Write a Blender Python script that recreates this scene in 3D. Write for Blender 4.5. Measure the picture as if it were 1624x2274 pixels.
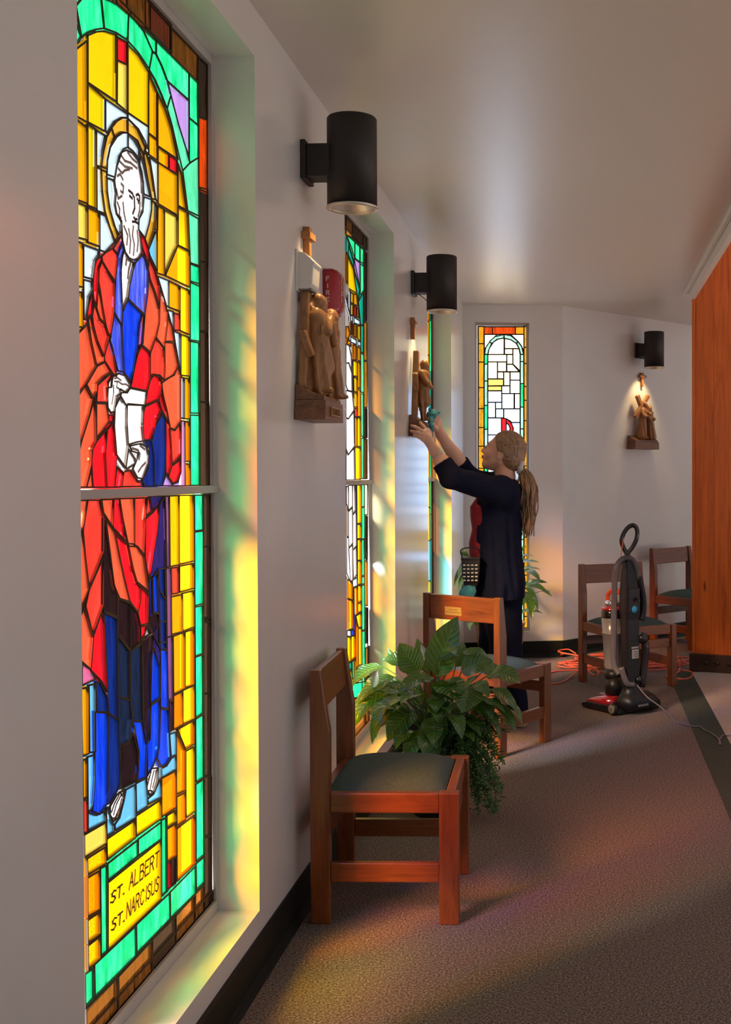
import bpy, bmesh, math, random
import numpy as np
from mathutils import Vector, Matrix, Euler, noise

random.seed(7)
for o in list(bpy.data.objects):
    bpy.data.objects.remove(o)
C = bpy.context.scene.collection
scene = bpy.context.scene

# ------------------------------------------------------------------ camera
FPX, PPX, HORIZ = 2540.0, 1150.0, 1053.0        # focal length and optical axis of the 1624 x 2274 frame
PITCH, ROLL = math.radians(0.8), math.radians(0.15)
CAM = Vector((0, 0, 1.40))
PPY = HORIZ + FPX * math.tan(PITCH)
cam_data = bpy.data.cameras.new('camera')
cam = bpy.data.objects.new('camera', cam_data)
C.objects.link(cam)
cam_data.sensor_fit = 'VERTICAL'
cam_data.sensor_height = 36.0
cam_data.lens = FPX / 2274 * 36.0
cam_data.shift_x = (812 - PPX) / 2274
cam_data.shift_y = (PPY - 1137) / 2274
cam_data.clip_start = 0.05
cam.location = CAM
CAM_R = Matrix.Rotation(math.pi / 2 - PITCH, 3, 'X') @ Matrix.Rotation(-ROLL, 3, 'Z')
cam.rotation_euler = CAM_R.to_euler()
scene.camera = cam

# ------------------------------------------------------------------ world, sun, exposure
world = bpy.data.worlds.new('world')
scene.world = world
world.use_nodes = True
world.node_tree.nodes['Background'].inputs[0].default_value = (0.565, 0.55, 0.55, 1)
world.node_tree.nodes['Background'].inputs[1].default_value = 0.78
sun_data = bpy.data.lights.new('sun_offscreen', 'SUN')
sun = bpy.data.objects.new('sun_offscreen', sun_data)
C.objects.link(sun)
sun_data.energy = 44.0
sun_data.angle = math.radians(22)
sun_data.color = (1.0, 0.97, 0.92)
sun.rotation_euler = Vector((0.455, 0.72, -0.57)).to_track_quat('-Z', 'Y').to_euler()
sun.location = (-6, -4, 6)
scene.view_settings.view_transform = 'Standard'
scene.view_settings.look = 'None'
scene.view_settings.exposure = 0.0
scene.view_settings.gamma = 1.0
scene.view_settings.use_curve_mapping = False
scene.cycles.use_denoising = True
scene.cycles.transparent_max_bounces = 10
scene.cycles.max_bounces = 6
scene.cycles.sample_clamp_indirect = 6.0

# ------------------------------------------------------------------ layout helpers
def ray(px, py):
    d = Vector(((px - PPX) / FPX, (PPY - py) / FPX, -1.0))
    return CAM_R @ d

def at_depth(px, py, depth):                      # point of the pixel's ray whose world y is depth
    d = ray(px, py)
    return CAM + d * (depth / d.y)

def on_floor(px, py, z=0.0):
    d = ray(px, py)
    return CAM + d * ((z - CAM.z) / d.z)

def on_plane(px, py, p, n):
    d = ray(px, py)
    return CAM + d * ((p - CAM).dot(n) / d.dot(n))

# left wall frame: s along the wall, n into the room, z up
TH = math.atan(0.0571)
WO = Vector((-0.902, 0, 0))
WD = Vector((math.sin(TH), math.cos(TH), 0))
WN = Vector((math.cos(TH), -math.sin(TH), 0))
CT = math.cos(TH)
def wl(s, n, z):
    return WO + WD * s + WN * n + Vector((0, 0, z))
def s_of_x(px, n=0.0):                            # distance along the wall of a vertical line seen at pixel column px
    p = on_plane(px, HORIZ, WO + WN * n, WN)
    return (p - WO).dot(WD)
CEIL = 2.685

# ------------------------------------------------------------------ tags and objects
def tag(o, label=None, cat=None, group=None, kind=None):
    if label: o['label'] = label
    if cat: o['category'] = cat
    if group: o['group'] = group
    if kind: o['kind'] = kind
    return o

def thing(name, label, cat, loc=(0, 0, 0), rotz=0.0, group=None, kind=None):
    o = bpy.data.objects.new(name, None)
    C.objects.link(o)
    o.empty_display_size = 0.1
    o.location = loc
    o.rotation_euler = (0, 0, rotz)
    return tag(o, label, cat, group, kind)

class MB:
    """collects faces of one mesh"""
    def __init__(self):
        self.v, self.f, self.sm = [], [], []
    def add(self, vs, fs, smooth=False):
        b = len(self.v)
        self.v += [tuple(x) for x in vs]
        self.f += [tuple(i + b for i in f) for f in fs]
        self.sm += [smooth] * len(fs)
        return self
    def hexa(self, p):                            # 8 corners: bottom ring 0-3, top ring 4-7
        return self.add(p, [(3, 2, 1, 0), (4, 5, 6, 7), (0, 1, 5, 4), (1, 2, 6, 5), (2, 3, 7, 6), (3, 0, 4, 7)])
    def box(self, lo, hi, m=None):
        x0, y0, z0 = lo; x1, y1, z1 = hi
        p = [Vector(q) for q in ((x0, y0, z0), (x1, y0, z0), (x1, y1, z0), (x0, y1, z0), (x0, y0, z1), (x1, y0, z1), (x1, y1, z1), (x0, y1, z1))]
        if m is not None: p = [m @ q for q in p]
        return self.hexa(p)
    def prism(self, poly, h0, h1, m=None):        # polygon (x, y) extruded in z
        n = len(poly)
        vs = [Vector((x, y, h0)) for x, y in poly] + [Vector((x, y, h1)) for x, y in poly]
        if m is not None: vs = [m @ q for q in vs]
        fs = [tuple(reversed(range(n))), tuple(range(n, 2 * n))]
        fs += [(i, (i + 1) % n, n + (i + 1) % n, n + i) for i in range(n)]
        return self.add(vs, fs)
    def rings(self, rings, closed=True, caps=True, smooth=True):
        n = len(rings[0]); vs = [p for r in rings for p in r]; fs = []
        for j in range(len(rings) - 1):
            for i in range(n if closed else n - 1):
                k = (i + 1) % n
                fs.append((j * n + i, j * n + k, (j + 1) * n + k, (j + 1) * n + i))
        if caps and closed:
            fs.append(tuple(reversed(range(n)))); fs.append(tuple(range((len(rings) - 1) * n, len(rings) * n)))
        return self.add(vs, fs, smooth)
    def tube(self, path, r, seg=8, caps=True, flat=1.0, upv=None):
        path = [Vector(p) for p in path]
        rr = r if isinstance(r, (list, tuple)) else [r] * len(path)
        rings = []
        prev = None
        for i, p in enumerate(path):
            t = (path[min(i + 1, len(path) - 1)] - path[max(i - 1, 0)])
            t = t.normalized() if t.length > 1e-9 else Vector((0, 0, 1))
            if prev is None:
                a = Vector(upv) if upv is not None else (Vector((0, 0, 1)) if abs(t.z) < 0.9 else Vector((1, 0, 0)))
            else:
                a = prev
            a = (a - t * a.dot(t)); a = a.normalized() if a.length > 1e-6 else t.orthogonal().normalized()
            prev = a
            b = t.cross(a)
            rings.append([p + (a * math.cos(2 * math.pi * k / seg) * flat + b * math.sin(2 * math.pi * k / seg)) * rr[i] for k in range(seg)])
        return self.rings(rings, True, caps, True)
    def lathe(self, prof, seg=24, c=(0, 0, 0), caps=True, m=None):
        rings = []
        for r, z in prof:
            ring = [Vector((c[0] + r * math.cos(2 * math.pi * k / seg), c[1] + r * math.sin(2 * math.pi * k / seg), c[2] + z)) for k in range(seg)]
            if m is not None: ring = [m @ q for q in ring]
            rings.append(ring)
        return self.rings(rings, True, caps, True)
    def ball(self, c, r, seg=14, rot=None):
        r = (r, r, r) if not isinstance(r, (tuple, list)) else r
        rings = []
        n = max(6, seg // 2)
        for j in range(n + 1):
            a = -math.pi / 2 + math.pi * j / n
            ca = max(math.cos(a), 0.02)
            ring = []
            for k in range(seg):
                q = Vector((r[0] * ca * math.cos(2 * math.pi * k / seg), r[1] * ca * math.sin(2 * math.pi * k / seg), r[2] * math.sin(a)))
                if rot is not None: q = rot @ q
                ring.append(q + Vector(c))
            rings.append(ring)
        return self.rings(rings, True, True, True)
    def build(self, name, mat, parent=None, bevel=0.0, auto=False, loc=None):
        me = bpy.data.meshes.new(name)
        me.from_pydata(self.v, [], self.f)
        me.polygons.foreach_set('use_smooth', self.sm)
        me.update()
        return link(name, me, mat, parent, bevel, loc)

def link(name, me, mat, parent=None, bevel=0.0, loc=None):
    o = bpy.data.objects.new(name, me)
    C.objects.link(o)
    if mat is not None and not me.materials:
        me.materials.append(mat)
    if parent is not None:
        o.parent = parent
    if loc is not None:
        o.location = loc
    if bevel > 0:
        b = o.modifiers.new('bevel', 'BEVEL')
        b.width = bevel; b.segments = 2; b.limit_method = 'ANGLE'
    return o

def struct(o, label, cat):
    return tag(o, label, cat, None, 'structure')

def copy_tree(o, parent=None):
    c = o.copy()
    C.objects.link(c)
    c.parent = parent
    for ch in list(o.children):
        copy_tree(ch, c)
    return c

# stroke lettering: thin raised strokes on a 4 x 6 grid
GLYPH = {
    'A': [[(0, 0), (2, 6), (4, 0)], [(.8, 2.2), (3.2, 2.2)]], 'B': [[(0, 0), (0, 6), (2.6, 6), (3.5, 5), (2.6, 3.3), (0, 3.3)], [(2.6, 3.3), (4, 2), (3, 0), (0, 0)]],
    'C': [[(4, 5), (2.6, 6), (.8, 5.2), (0, 3), (.8, .8), (2.6, 0), (4, 1)]], 'D': [[(0, 0), (0, 6), (2.2, 6), (3.8, 4.5), (3.8, 1.5), (2.2, 0), (0, 0)]],
    'E': [[(4, 6), (0, 6), (0, 0), (4, 0)], [(0, 3.2), (3, 3.2)]], 'F': [[(4, 6), (0, 6), (0, 0)], [(0, 3.2), (3, 3.2)]],
    'H': [[(0, 0), (0, 6)], [(4, 0), (4, 6)], [(0, 3), (4, 3)]], 'I': [[(2, 0), (2, 6)]], 'L': [[(0, 6), (0, 0), (3.6, 0)]],
    'M': [[(0, 0), (0, 6), (2, 2.5), (4, 6), (4, 0)]], 'N': [[(0, 0), (0, 6), (4, 0), (4, 6)]],
    'O': [[(2, 6), (.5, 5), (0, 3), (.5, 1), (2, 0), (3.5, 1), (4, 3), (3.5, 5), (2, 6)]],
    'R': [[(0, 0), (0, 6), (2.8, 6), (3.8, 4.7), (2.8, 3.2), (0, 3.2)], [(1.8, 3.2), (4, 0)]],
    'S': [[(3.8, 5.2), (2, 6), (.4, 5), (.8, 3.6), (3, 2.6), (3.7, 1.2), (2, 0), (0, .8)]], 'T': [[(0, 6), (4, 6)], [(2, 6), (2, 0)]],
    'U': [[(0, 6), (0, 1.6), (1, .2), (3, .2), (4, 1.6), (4, 6)]], 'V': [[(0, 6), (2, 0), (4, 6)]], '.': [[(.6, 0), (1.1, 0)]], ' ': [],
    'K': [[(0, 0), (0, 6)], [(4, 6), (0, 2.6)], [(1.2, 3.4), (4, 0)]],
}
def strokes(mb, text, fn, size, w, adv=5.2, slant=0.0):
    """fn maps (x, y) in metres on the surface to a pair (point on it, normal)"""
    u = size / 6.0
    x0 = 0.0
    for ch in text:
        for line in GLYPH[ch]:
            for (ax, ay), (bx, by) in zip(line[:-1], line[1:]):
                a = Vector((x0 + (ax + slant * ay) * u, ay * u)); b = Vector((x0 + (bx + slant * by) * u, by * u))
                d = b - a
                if d.length < 1e-9: continue
                d = d.normalized() * (w / 2); q = Vector((-d.y, d.x))
                a = a - d; b = b + d
                cs = [a - q, b - q, b + q, a + q]
                lo = [fn(*c)[0] - fn(*c)[1] * 0.0006 for c in cs]; hi = [fn(*c)[0] + fn(*c)[1] * 0.0012 for c in cs]
                mb.hexa(lo + hi)
        x0 += (2.4 if ch in '. ' else (3.2 if ch == 'I' else adv)) * u
    return x0
# ------------------------------------------------------------------ materials
MATS = {}
def new_mat(name):
    m = bpy.data.materials.new(name)
    m.use_nodes = True
    MATS[name] = m
    nt = m.node_tree
    return m, nt, nt.nodes['Principled BSDF']

def N(nt, t, **kw):
    n = nt.nodes.new(t)
    for k, v in kw.items():
        setattr(n, k, v)
    return n

def coords(nt, scale=(1, 1, 1), which='Object', rot=(0, 0, 0)):
    tc = N(nt, 'ShaderNodeTexCoord'); mp = N(nt, 'ShaderNodeMapping')
    mp.inputs['Scale'].default_value = scale
    mp.inputs['Rotation'].default_value = rot
    nt.links.new(tc.outputs[which], mp.inputs['Vector'])
    return mp.outputs['Vector']

def ntex(nt, vec, scale, detail=3.0, rough=0.55, dist=0.0):
    n = N(nt, 'ShaderNodeTexNoise')
    n.inputs['Scale'].default_value = scale; n.inputs['Detail'].default_value = detail
    n.inputs['Roughness'].default_value = rough; n.inputs['Distortion'].default_value = dist
    nt.links.new(vec, n.inputs['Vector'])
    return n.outputs['Fac']

def ramp(nt, fac, stops):
    r = N(nt, 'ShaderNodeValToRGB')
    e = r.color_ramp.elements
    while len(e) < len(stops): e.new(0.5)
    for el, (p, c) in zip(e, stops):
        el.position = p; el.color = (c[0], c[1], c[2], 1)
    nt.links.new(fac, r.inputs['Fac'])
    return r.outputs['Color']

def bump(nt, bsdf, h, strength=0.2, dist=0.002):
    b = N(nt, 'ShaderNodeBump')
    b.inputs['Strength'].default_value = strength; b.inputs['Distance'].default_value = dist
    nt.links.new(h, b.inputs['Height']); nt.links.new(b.outputs['Normal'], bsdf.inputs['Normal'])

def plain(name, col, rough=0.6, metal=0.0, bumps=None, spec=0.5, vary=0.0, vscale=20, coat=0.0, sheen=0.0, coatr=0.1):
    m, nt, b = new_mat(name)
    b.inputs['Base Color'].default_value = (*col, 1)
    b.inputs['Roughness'].default_value = rough
    b.inputs['Metallic'].default_value = metal
    b.inputs['Specular IOR Level'].default_value = spec
    b.inputs['Coat Weight'].default_value = coat
    b.inputs['Coat Roughness'].default_value = coatr
    b.inputs['Sheen Weight'].default_value = sheen
    if bumps or vary:
        v = coords(nt)
        if bumps: bump(nt, b, ntex(nt, v, bumps[0], 4), bumps[1], bumps[2])
        if vary:
            f = ntex(nt, v, vscale, 3)
            c = ramp(nt, f, [(0.3, [x * (1 - vary) for x in col]), (0.7, [min(1, x * (1 + vary)) for x in col])])
            nt.links.new(c, b.inputs['Base Color'])
    return m

def wood(name, dark, light, scale=(1, 1, 1), rough=0.35, grain=14, coat=0.15, stretch=(9, 9, 0.8), knots=False):
    m, nt, b = new_mat(name)
    v = coords(nt, stretch)
    f = ntex(nt, v, grain * 0.25, 5, 0.6, 1.2)
    g = ntex(nt, v, grain, 3, 0.6, 0.2)
    mx = N(nt, 'ShaderNodeMath', operation='MULTIPLY_ADD')
    nt.links.new(g, mx.inputs[0]); mx.inputs[1].default_value = 0.45
    nt.links.new(f, mx.inputs[2])
    col = ramp(nt, mx.outputs[0], [(0.45, dark), (0.6, [(a + b_) / 2 for a, b_ in zip(dark, light)]), (0.88, light)])
    if knots:
        v2 = coords(nt, (2.2, 2.2, 0.55))
        vo = N(nt, 'ShaderNodeTexVoronoi'); vo.inputs['Scale'].default_value = 2.6
        nt.links.new(v2, vo.inputs['Vector'])
        k = ramp(nt, vo.outputs['Distance'], [(0.03, (0.25, 0.2, 0.18)), (0.075, (1, 1, 1))])
        mm = N(nt, 'ShaderNodeMixRGB', blend_type='MULTIPLY'); mm.inputs[0].default_value = 1
        nt.links.new(col, mm.inputs[1]); nt.links.new(k, mm.inputs[2])
        col = mm.outputs[0]
    nt.links.new(col, b.inputs['Base Color'])
    b.inputs['Roughness'].default_value = rough
    b.inputs['Coat Weight'].default_value = coat
    b.inputs['Coat Roughness'].default_value = 0.25
    bump(nt, b, g, 0.08, 0.001)
    return m

# painted plaster: fine orange-peel
plain('wall_paint', (0.70, 0.685, 0.68), 0.5, bumps=(200, 0.12, 0.001), vary=0.03, vscale=3, coat=0.85, coatr=0.2)
plain('ceiling_paint', (0.66, 0.62, 0.57), 0.36, bumps=(180, 0.15, 0.001), spec=1.0)
MATS['ceiling_paint'].node_tree.nodes['Principled BSDF'].inputs['IOR'].default_value = 1.75
plain('baseboard_black', (0.007, 0.009, 0.008), 0.5, bumps=(90, 0.1, 0.001), spec=0.2)
plain('sill_paint', (0.70, 0.68, 0.65), 0.42, bumps=(260, 0.25, 0.001))
plain('window_metal', (0.46, 0.43, 0.42), 0.45)
plain('lead', (0.050, 0.030, 0.020), 0.55, metal=0.3)
plain('lamp_black', (0.016, 0.012, 0.012), 0.55, bumps=(500, 0.2, 0.0006))
plain('lamp_rim', (0.62, 0.57, 0.5), 0.35, metal=0.6)
plain('lamp_baffle', (0.70, 0.67, 0.62), 0.35, metal=0.7)
plain('white_trim', (0.72, 0.70, 0.67), 0.45)
plain('base_metal', (0.055, 0.024, 0.016), 0.5, metal=0.2, vary=0.2)
plain('bolt_metal', (0.05, 0.028, 0.022), 0.4, metal=0.6)
plain('white_plastic', (0.68, 0.66, 0.65), 0.22, spec=0.6)
plain('red_plastic', (0.36, 0.012, 0.022), 0.28, spec=0.6)
plain('clear_plastic', (0.75, 0.74, 0.73), 0.12, spec=0.9)
plain('brass_plate', (0.75, 0.52, 0.14), 0.35, metal=0.7)
plain('engraving', (0.16, 0.08, 0.02), 0.7)
plain('black_plastic', (0.009, 0.008, 0.010), 0.4, spec=0.3, bumps=(300, 0.1, 0.0005))
plain('black_gloss', (0.012, 0.01, 0.012), 0.15, spec=0.6)
plain('grey_plastic', (0.16, 0.145, 0.16), 0.35)
plain('hose_plastic', (0.11, 0.092, 0.105), 0.34, spec=0.4)
plain('dust_bin', (0.185, 0.172, 0.185), 0.25, spec=0.6)
plain('vacuum_red', (0.30, 0.006, 0.012), 0.18, spec=0.7, coat=0.5)
plain('vacuum_orange', (0.62, 0.08, 0.02), 0.25)
plain('chrome', (0.75, 0.73, 0.75), 0.12, metal=1.0)
plain('sticker_blue', (0.03, 0.33, 0.62), 0.4)
plain('sticker_grey', (0.33, 0.31, 0.31), 0.4)
plain('cord_orange', (0.75, 0.13, 0.07), 0.45)
plain('cord_grey', (0.20, 0.17, 0.19), 0.5)
plain('cushion', (0.055, 0.085, 0.088), 0.95, bumps=(420, 0.5, 0.0012), vary=0.18, vscale=160, spec=0.1)
plain('navy_knit', (0.006, 0.008, 0.027), 0.95, bumps=(380, 0.7, 0.0015), spec=0.15, vary=0.3, vscale=120)
plain('navy_trousers', (0.005, 0.006, 0.019), 0.9, bumps=(30, 0.3, 0.006), spec=0.15)
plain('red_shirt', (0.30, 0.012, 0.026), 0.8, bumps=(260, 0.3, 0.001))
plain('shoe_cream', (0.62, 0.46, 0.33), 0.7, vary=0.1)
plain('teal_cloth', (0.07, 0.30, 0.33), 0.95, bumps=(220, 0.6, 0.002))
plain('scrunchie', (0.60, 0.58, 0.61), 0.8, bumps=(120, 0.5, 0.003))
plain('silver', (0.7, 0.66, 0.62), 0.2, metal=1.0)
plain('soil', (0.02, 0.014, 0.01), 0.95, bumps=(60, 0.8, 0.01))
plain('pot_dark', (0.014, 0.011, 0.011), 0.25, spec=0.6)
plain('urn_clay', (0.36, 0.24, 0.16), 0.75, bumps=(60, 0.5, 0.006), vary=0.25, vscale=18)
plain('basket_black', (0.02, 0.018, 0.02), 0.4)
plain('basket_white', (0.6, 0.58, 0.58), 0.5)
plain('stem_green', (0.05, 0.13, 0.02), 0.5)
plain('fern_green', (0.045, 0.12, 0.022), 0.6, vary=0.5, vscale=25)
plain('petal_white', (0.75, 0.72, 0.66), 0.4)
plain('pebbles', (0.42, 0.27, 0.14), 0.3, vary=0.5, vscale=90, bumps=(150, 0.8, 0.004))

wood('chair_wood', (0.082, 0.0165, 0.0037), (0.225, 0.057, 0.010), rough=0.3, coat=0.4)
wood('chair_wood_h', (0.082, 0.0165, 0.0037), (0.225, 0.057, 0.010), rough=0.3, coat=0.4, stretch=(0.8, 9, 9))
wood('chair_wood_d', (0.082, 0.0165, 0.0037), (0.225, 0.057, 0.010), rough=0.3, coat=0.4, stretch=(9, 0.8, 9))
wood('panel_wood', (0.36, 0.055, 0.008), (0.78, 0.165, 0.022), rough=0.36, grain=10, stretch=(7, 7, 0.45), knots=True)
plain('letter_tan', (0.42, 0.25, 0.13), 0.5)
wood('carved_wood', (0.10, 0.036, 0.011), (0.38, 0.175, 0.06), rough=0.42, grain=30, stretch=(5, 5, 1.2))
wood('carved_base', (0.07, 0.026, 0.012), (0.22, 0.095, 0.045), rough=0.45, grain=18, stretch=(6, 1, 6))
wood('cross_wood', (0.20, 0.07, 0.016), (0.40, 0.17, 0.05), rough=0.4, grain=16)

# carpet
m, nt, b = new_mat('carpet')
v = coords(nt)
f1 = ntex(nt, v, 150, 3, 0.75); f2 = ntex(nt, v, 420, 2, 0.7); f3 = ntex(nt, v, 2.2, 2)
a = N(nt, 'ShaderNodeMath', operation='MULTIPLY_ADD'); a.inputs[1].default_value = 0.6
nt.links.new(f2, a.inputs[0]); nt.links.new(f1, a.inputs[2])
col = ramp(nt, a.outputs[0], [(0.60, (0.042, 0.031, 0.027)), (0.80, (0.190, 0.142, 0.124)), (1.0, (0.50, 0.40, 0.35))])
nt.links.new(col, b.inputs['Base Color'])
b.inputs['Roughness'].default_value = 1.0
b.inputs['Specular IOR Level'].default_value = 0.1
bump(nt, b, a.outputs[0], 0.9, 0.006)
m, nt, b = new_mat('carpet_green')
v = coords(nt)
f1 = ntex(nt, v, 320, 3, 0.7)
nt.links.new(ramp(nt, f1, [(0.35, (0.045, 0.052, 0.042)), (0.7, (0.105, 0.115, 0.092))]), b.inputs['Base Color'])
b.inputs['Roughness'].default_value = 1.0
b.inputs['Specular IOR Level'].default_value = 0.1
bump(nt, b, f1, 0.7, 0.005)
# terrazzo
m, nt, b = new_mat('terrazzo')
v = coords(nt)
vo = N(nt, 'ShaderNodeTexVoronoi'); vo.inputs['Scale'].default_value = 120
nt.links.new(v, vo.inputs['Vector'])
nz = ntex(nt, v, 130, 4, 0.8)
nt.links.new(ramp(nt, nz, [(0.34, (0.16, 0.13, 0.115)), (0.46, (0.46, 0.405, 0.365)), (0.7, (0.60, 0.535, 0.485))]), b.inputs['Base Color'])
b.inputs['Roughness'].default_value = 0.35

# skin, hair
m, nt, b = new_mat('skin')
v = coords(nt)
nt.links.new(ramp(nt, ntex(nt, v, 14, 3), [(0.3, (0.66, 0.37, 0.275)), (0.7, (0.76, 0.46, 0.35))]), b.inputs['Base Color'])
b.inputs['Roughness'].default_value = 0.5
b.inputs['Subsurface Weight'].default_value = 0.12
b.inputs['Subsurface Radius'].default_value = (0.02, 0.008, 0.004)
bump(nt, b, ntex(nt, v, 300, 3), 0.08, 0.0008)
plain('lips', (0.36, 0.09, 0.075), 0.45)
plain('nail', (0.62, 0.36, 0.29), 0.3)
plain('eye_dark', (0.03, 0.02, 0.015), 0.2)
plain('brow', (0.11, 0.055, 0.03), 0.8)
def hair_mat(name, k):
    m, nt, b = new_mat(name)
    v = coords(nt, (60, 60, 3))
    f = ntex(nt, v, 3.0, 3, 0.6)
    nt.links.new(ramp(nt, f, [(0.3, [c * k for c in (0.20, 0.105, 0.055)]), (0.7, [c * k for c in (0.52, 0.33, 0.20)])]), b.inputs['Base Color'])
    b.inputs['Roughness'].default_value = 0.4
hair_mat('hair_tail', 1.1)
m, nt, b = new_mat('hair')
v = coords(nt, (1, 1, 1))
f = ntex(nt, v, 55, 4, 0.6, 1.5)
nt.links.new(ramp(nt, f, [(0.3, (0.15, 0.082, 0.045)), (0.55, (0.34, 0.205, 0.125)), (0.8, (0.58, 0.39, 0.26))]), b.inputs['Base Color'])
b.inputs['Roughness'].default_value = 0.42
b.inputs['Anisotropic'].default_value = 0.4
bump(nt, b, f, 0.10, 0.002)

# leaves of the peace lily: green with pale glossy veins
def leaf_mat(name, dark, light):
    m, nt, b = new_mat(name)
    uv = N(nt, 'ShaderNodeUVMap')
    sp = N(nt, 'ShaderNodeSeparateXYZ'); nt.links.new(uv.outputs[0], sp.inputs[0])
    ab = N(nt, 'ShaderNodeMath', operation='ABSOLUTE')
    sb = N(nt, 'ShaderNodeMath', operation='SUBTRACT'); sb.inputs[1].default_value = 0.5
    nt.links.new(sp.outputs[0], sb.inputs[0]); nt.links.new(sb.outputs[0], ab.inputs[0])
    ph = N(nt, 'ShaderNodeMath', operation='MULTIPLY_ADD'); ph.inputs[1].default_value = -26.0
    yy = N(nt, 'ShaderNodeMath', operation='MULTIPLY'); yy.inputs[1].default_value = 62.0
    nt.links.new(sp.outputs[1], yy.inputs[0])
    nt.links.new(ab.outputs[0], ph.inputs[0]); nt.links.new(yy.outputs[0], ph.inputs[2])
    sn = N(nt, 'ShaderNodeMath', operation='SINE'); nt.links.new(ph.outputs[0], sn.inputs[0])
    col = ramp(nt, sn.outputs[0], [(0.0, dark), (0.8, light)])
    mr = ramp(nt, ab.outputs[0], [(0.0, (1, 1, 1)), (0.03, (0, 0, 0))])
    mx = N(nt, 'ShaderNodeMixRGB'); nt.links.new(mr, mx.inputs[0]); nt.links.new(col, mx.inputs[1])
    mx.inputs[2].default_value = (light[0] * 1.8, light[1] * 1.5, light[2] * 1.8, 1)
    nt.links.new(mx.outputs[0], b.inputs['Base Color'])
    b.inputs['Roughness'].default_value = 0.22
    b.inputs['Coat Weight'].default_value = 0.5
    b.inputs['Coat Roughness'].default_value = 0.18
    b.inputs['Specular IOR Level'].default_value = 0.6
    b.inputs['Transmission Weight'].default_value = 0.0
    bp = N(nt, 'ShaderNodeBump'); bp.inputs['Strength'].default_value = 0.5; bp.inputs['Distance'].default_value = 0.002
    nt.links.new(sn.outputs[0], bp.inputs['Height']); nt.links.new(bp.outputs['Normal'], b.inputs['Normal'])
    tr = N(nt, 'ShaderNodeBsdfTranslucent'); tr.inputs['Color'].default_value = (0.25, 0.42, 0.03, 1)
    ms = N(nt, 'ShaderNodeMixShader'); ms.inputs[0].default_value = 0.22
    out = nt.nodes['Material Output']
    nt.links.new(b.outputs[0], ms.inputs[1]); nt.links.new(tr.outputs[0], ms.inputs[2]); nt.links.new(ms.outputs[0], out.inputs['Surface'])
    return m
leaf_mat('leaf', (0.040, 0.115, 0.016), (0.085, 0.20, 0.034))
leaf_mat('leaf_dark', (0.024, 0.075, 0.014), (0.052, 0.135, 0.026))

# stained glass: daylight glows in it and sunlight passes through tinted
GLASS = {}
WHITE = {'gr': 0.22, 'mg': 0.25, 'lv': 0.30, 'bl': 0.06, 're': 0.05, 'ro': 0.05, 'rs': 0.05, 'sk': 0.15, 'mi': 0.2}
CLEAR = {'gr': .13, 'mg': .13, 'tl': .3, 'wh': .3, 'lb': .35, 'ye': .7, 'am': .9, 'or': .9, 'py': .6, 'cr': .4, 'mi': .3}
def glass(key, col, glow=1.0, thru=None, streak=0.25, sc=(9, 9, 2.2), clear=None):
    clear = clear or CLEAR.get(key, 0.6)
    m, nt, b = new_mat('glass_' + key)
    nt.nodes.remove(b)
    out = nt.nodes['Material Output']
    v = coords(nt, sc, 'Object')
    f = ntex(nt, v, 5.0, 4, 0.6, 0.8)
    # two surfaces of a pane add their glow to the sky seen through it
    T = [math.sqrt(max(x, 0.0) * clear) for x in (thru or col)]
    sky = [x * 0.78 for x in (0.565, 0.55, 0.55)]
    e = [max((x * glow - t_ * t_ * s_), x * 0.12) / (1 + t_) for x, t_, s_ in zip(col, T, sky)]
    wh = WHITE.get(key, 0.0)
    lo = [c * (1 - streak) for c in e]
    hi = [c * (1 + streak * 0.7) + streak * wh for c in e]
    c = ramp(nt, f, [(0.32, lo), (0.5, e), (0.72, hi)])
    em = N(nt, 'ShaderNodeEmission'); em.inputs['Strength'].default_value = 1.0
    nt.links.new(c, em.inputs['Color'])
    tr = N(nt, 'ShaderNodeBsdfTransparent')
    tr.inputs['Color'].default_value = T + [1]
    gl = N(nt, 'ShaderNodeBsdfGlossy'); gl.inputs['Roughness'].default_value = 0.15
    gl.inputs['Color'].default_value = (0.03, 0.03, 0.03, 1)
    a1 = N(nt, 'ShaderNodeAddShader'); a2 = N(nt, 'ShaderNodeAddShader')
    nt.links.new(em.outputs[0], a1.inputs[0]); nt.links.new(tr.outputs[0], a1.inputs[1])
    nt.links.new(a1.outputs[0], a2.inputs[0]); nt.links.new(gl.outputs[0], a2.inputs[1])
    nt.links.new(a2.outputs[0], out.inputs['Surface'])
    GLASS[key] = m
    return m
S = 1.15
glass('ye', (1.0, 0.62, 0.002), S, streak=0.10)            # clear yellow
glass('py', (1.0, 0.74, 0.10), S, streak=0.08)             # pale yellow
glass('am', (1.0, 0.43, 0.002), S, streak=0.14)            # amber
glass('or', (0.98, 0.26, 0.001), S, streak=0.14)           # deep amber
glass('gd', (0.95, 0.45, 0.03), S, streak=0.12)            # halo gold
glass('gr', (0.012, 0.80, 0.26), 1.5, streak=0.55, sc=(6, 6, 1.6))
glass('mg', (0.12, 0.90, 0.44), S, streak=0.35)            # mint
glass('tl', (0.005, 0.42, 0.27), S, streak=0.3)            # teal
glass('pu', (0.62, 0.33, 0.88), S, streak=0.15)            # lilac
glass('dp', (0.22, 0.075, 0.26), S, streak=0.3)            # dull purple
glass('pk', (0.80, 0.16, 0.36), S, streak=0.2)
glass('lb', (0.66, 0.86, 1.0), S * 1.1, streak=0.06)       # ice blue
glass('sk', (0.16, 0.58, 0.98), S, streak=0.2)             # sky blue
glass('wh', (0.98, 0.99, 1.0), S * 1.15, streak=0.03)
glass('re', (1.0, 0.012, 0.022), S, streak=0.25, sc=(7, 7, 1.4))
glass('ro', (1.0, 0.058, 0.036), S, streak=0.28, sc=(7, 7, 1.4))
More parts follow.
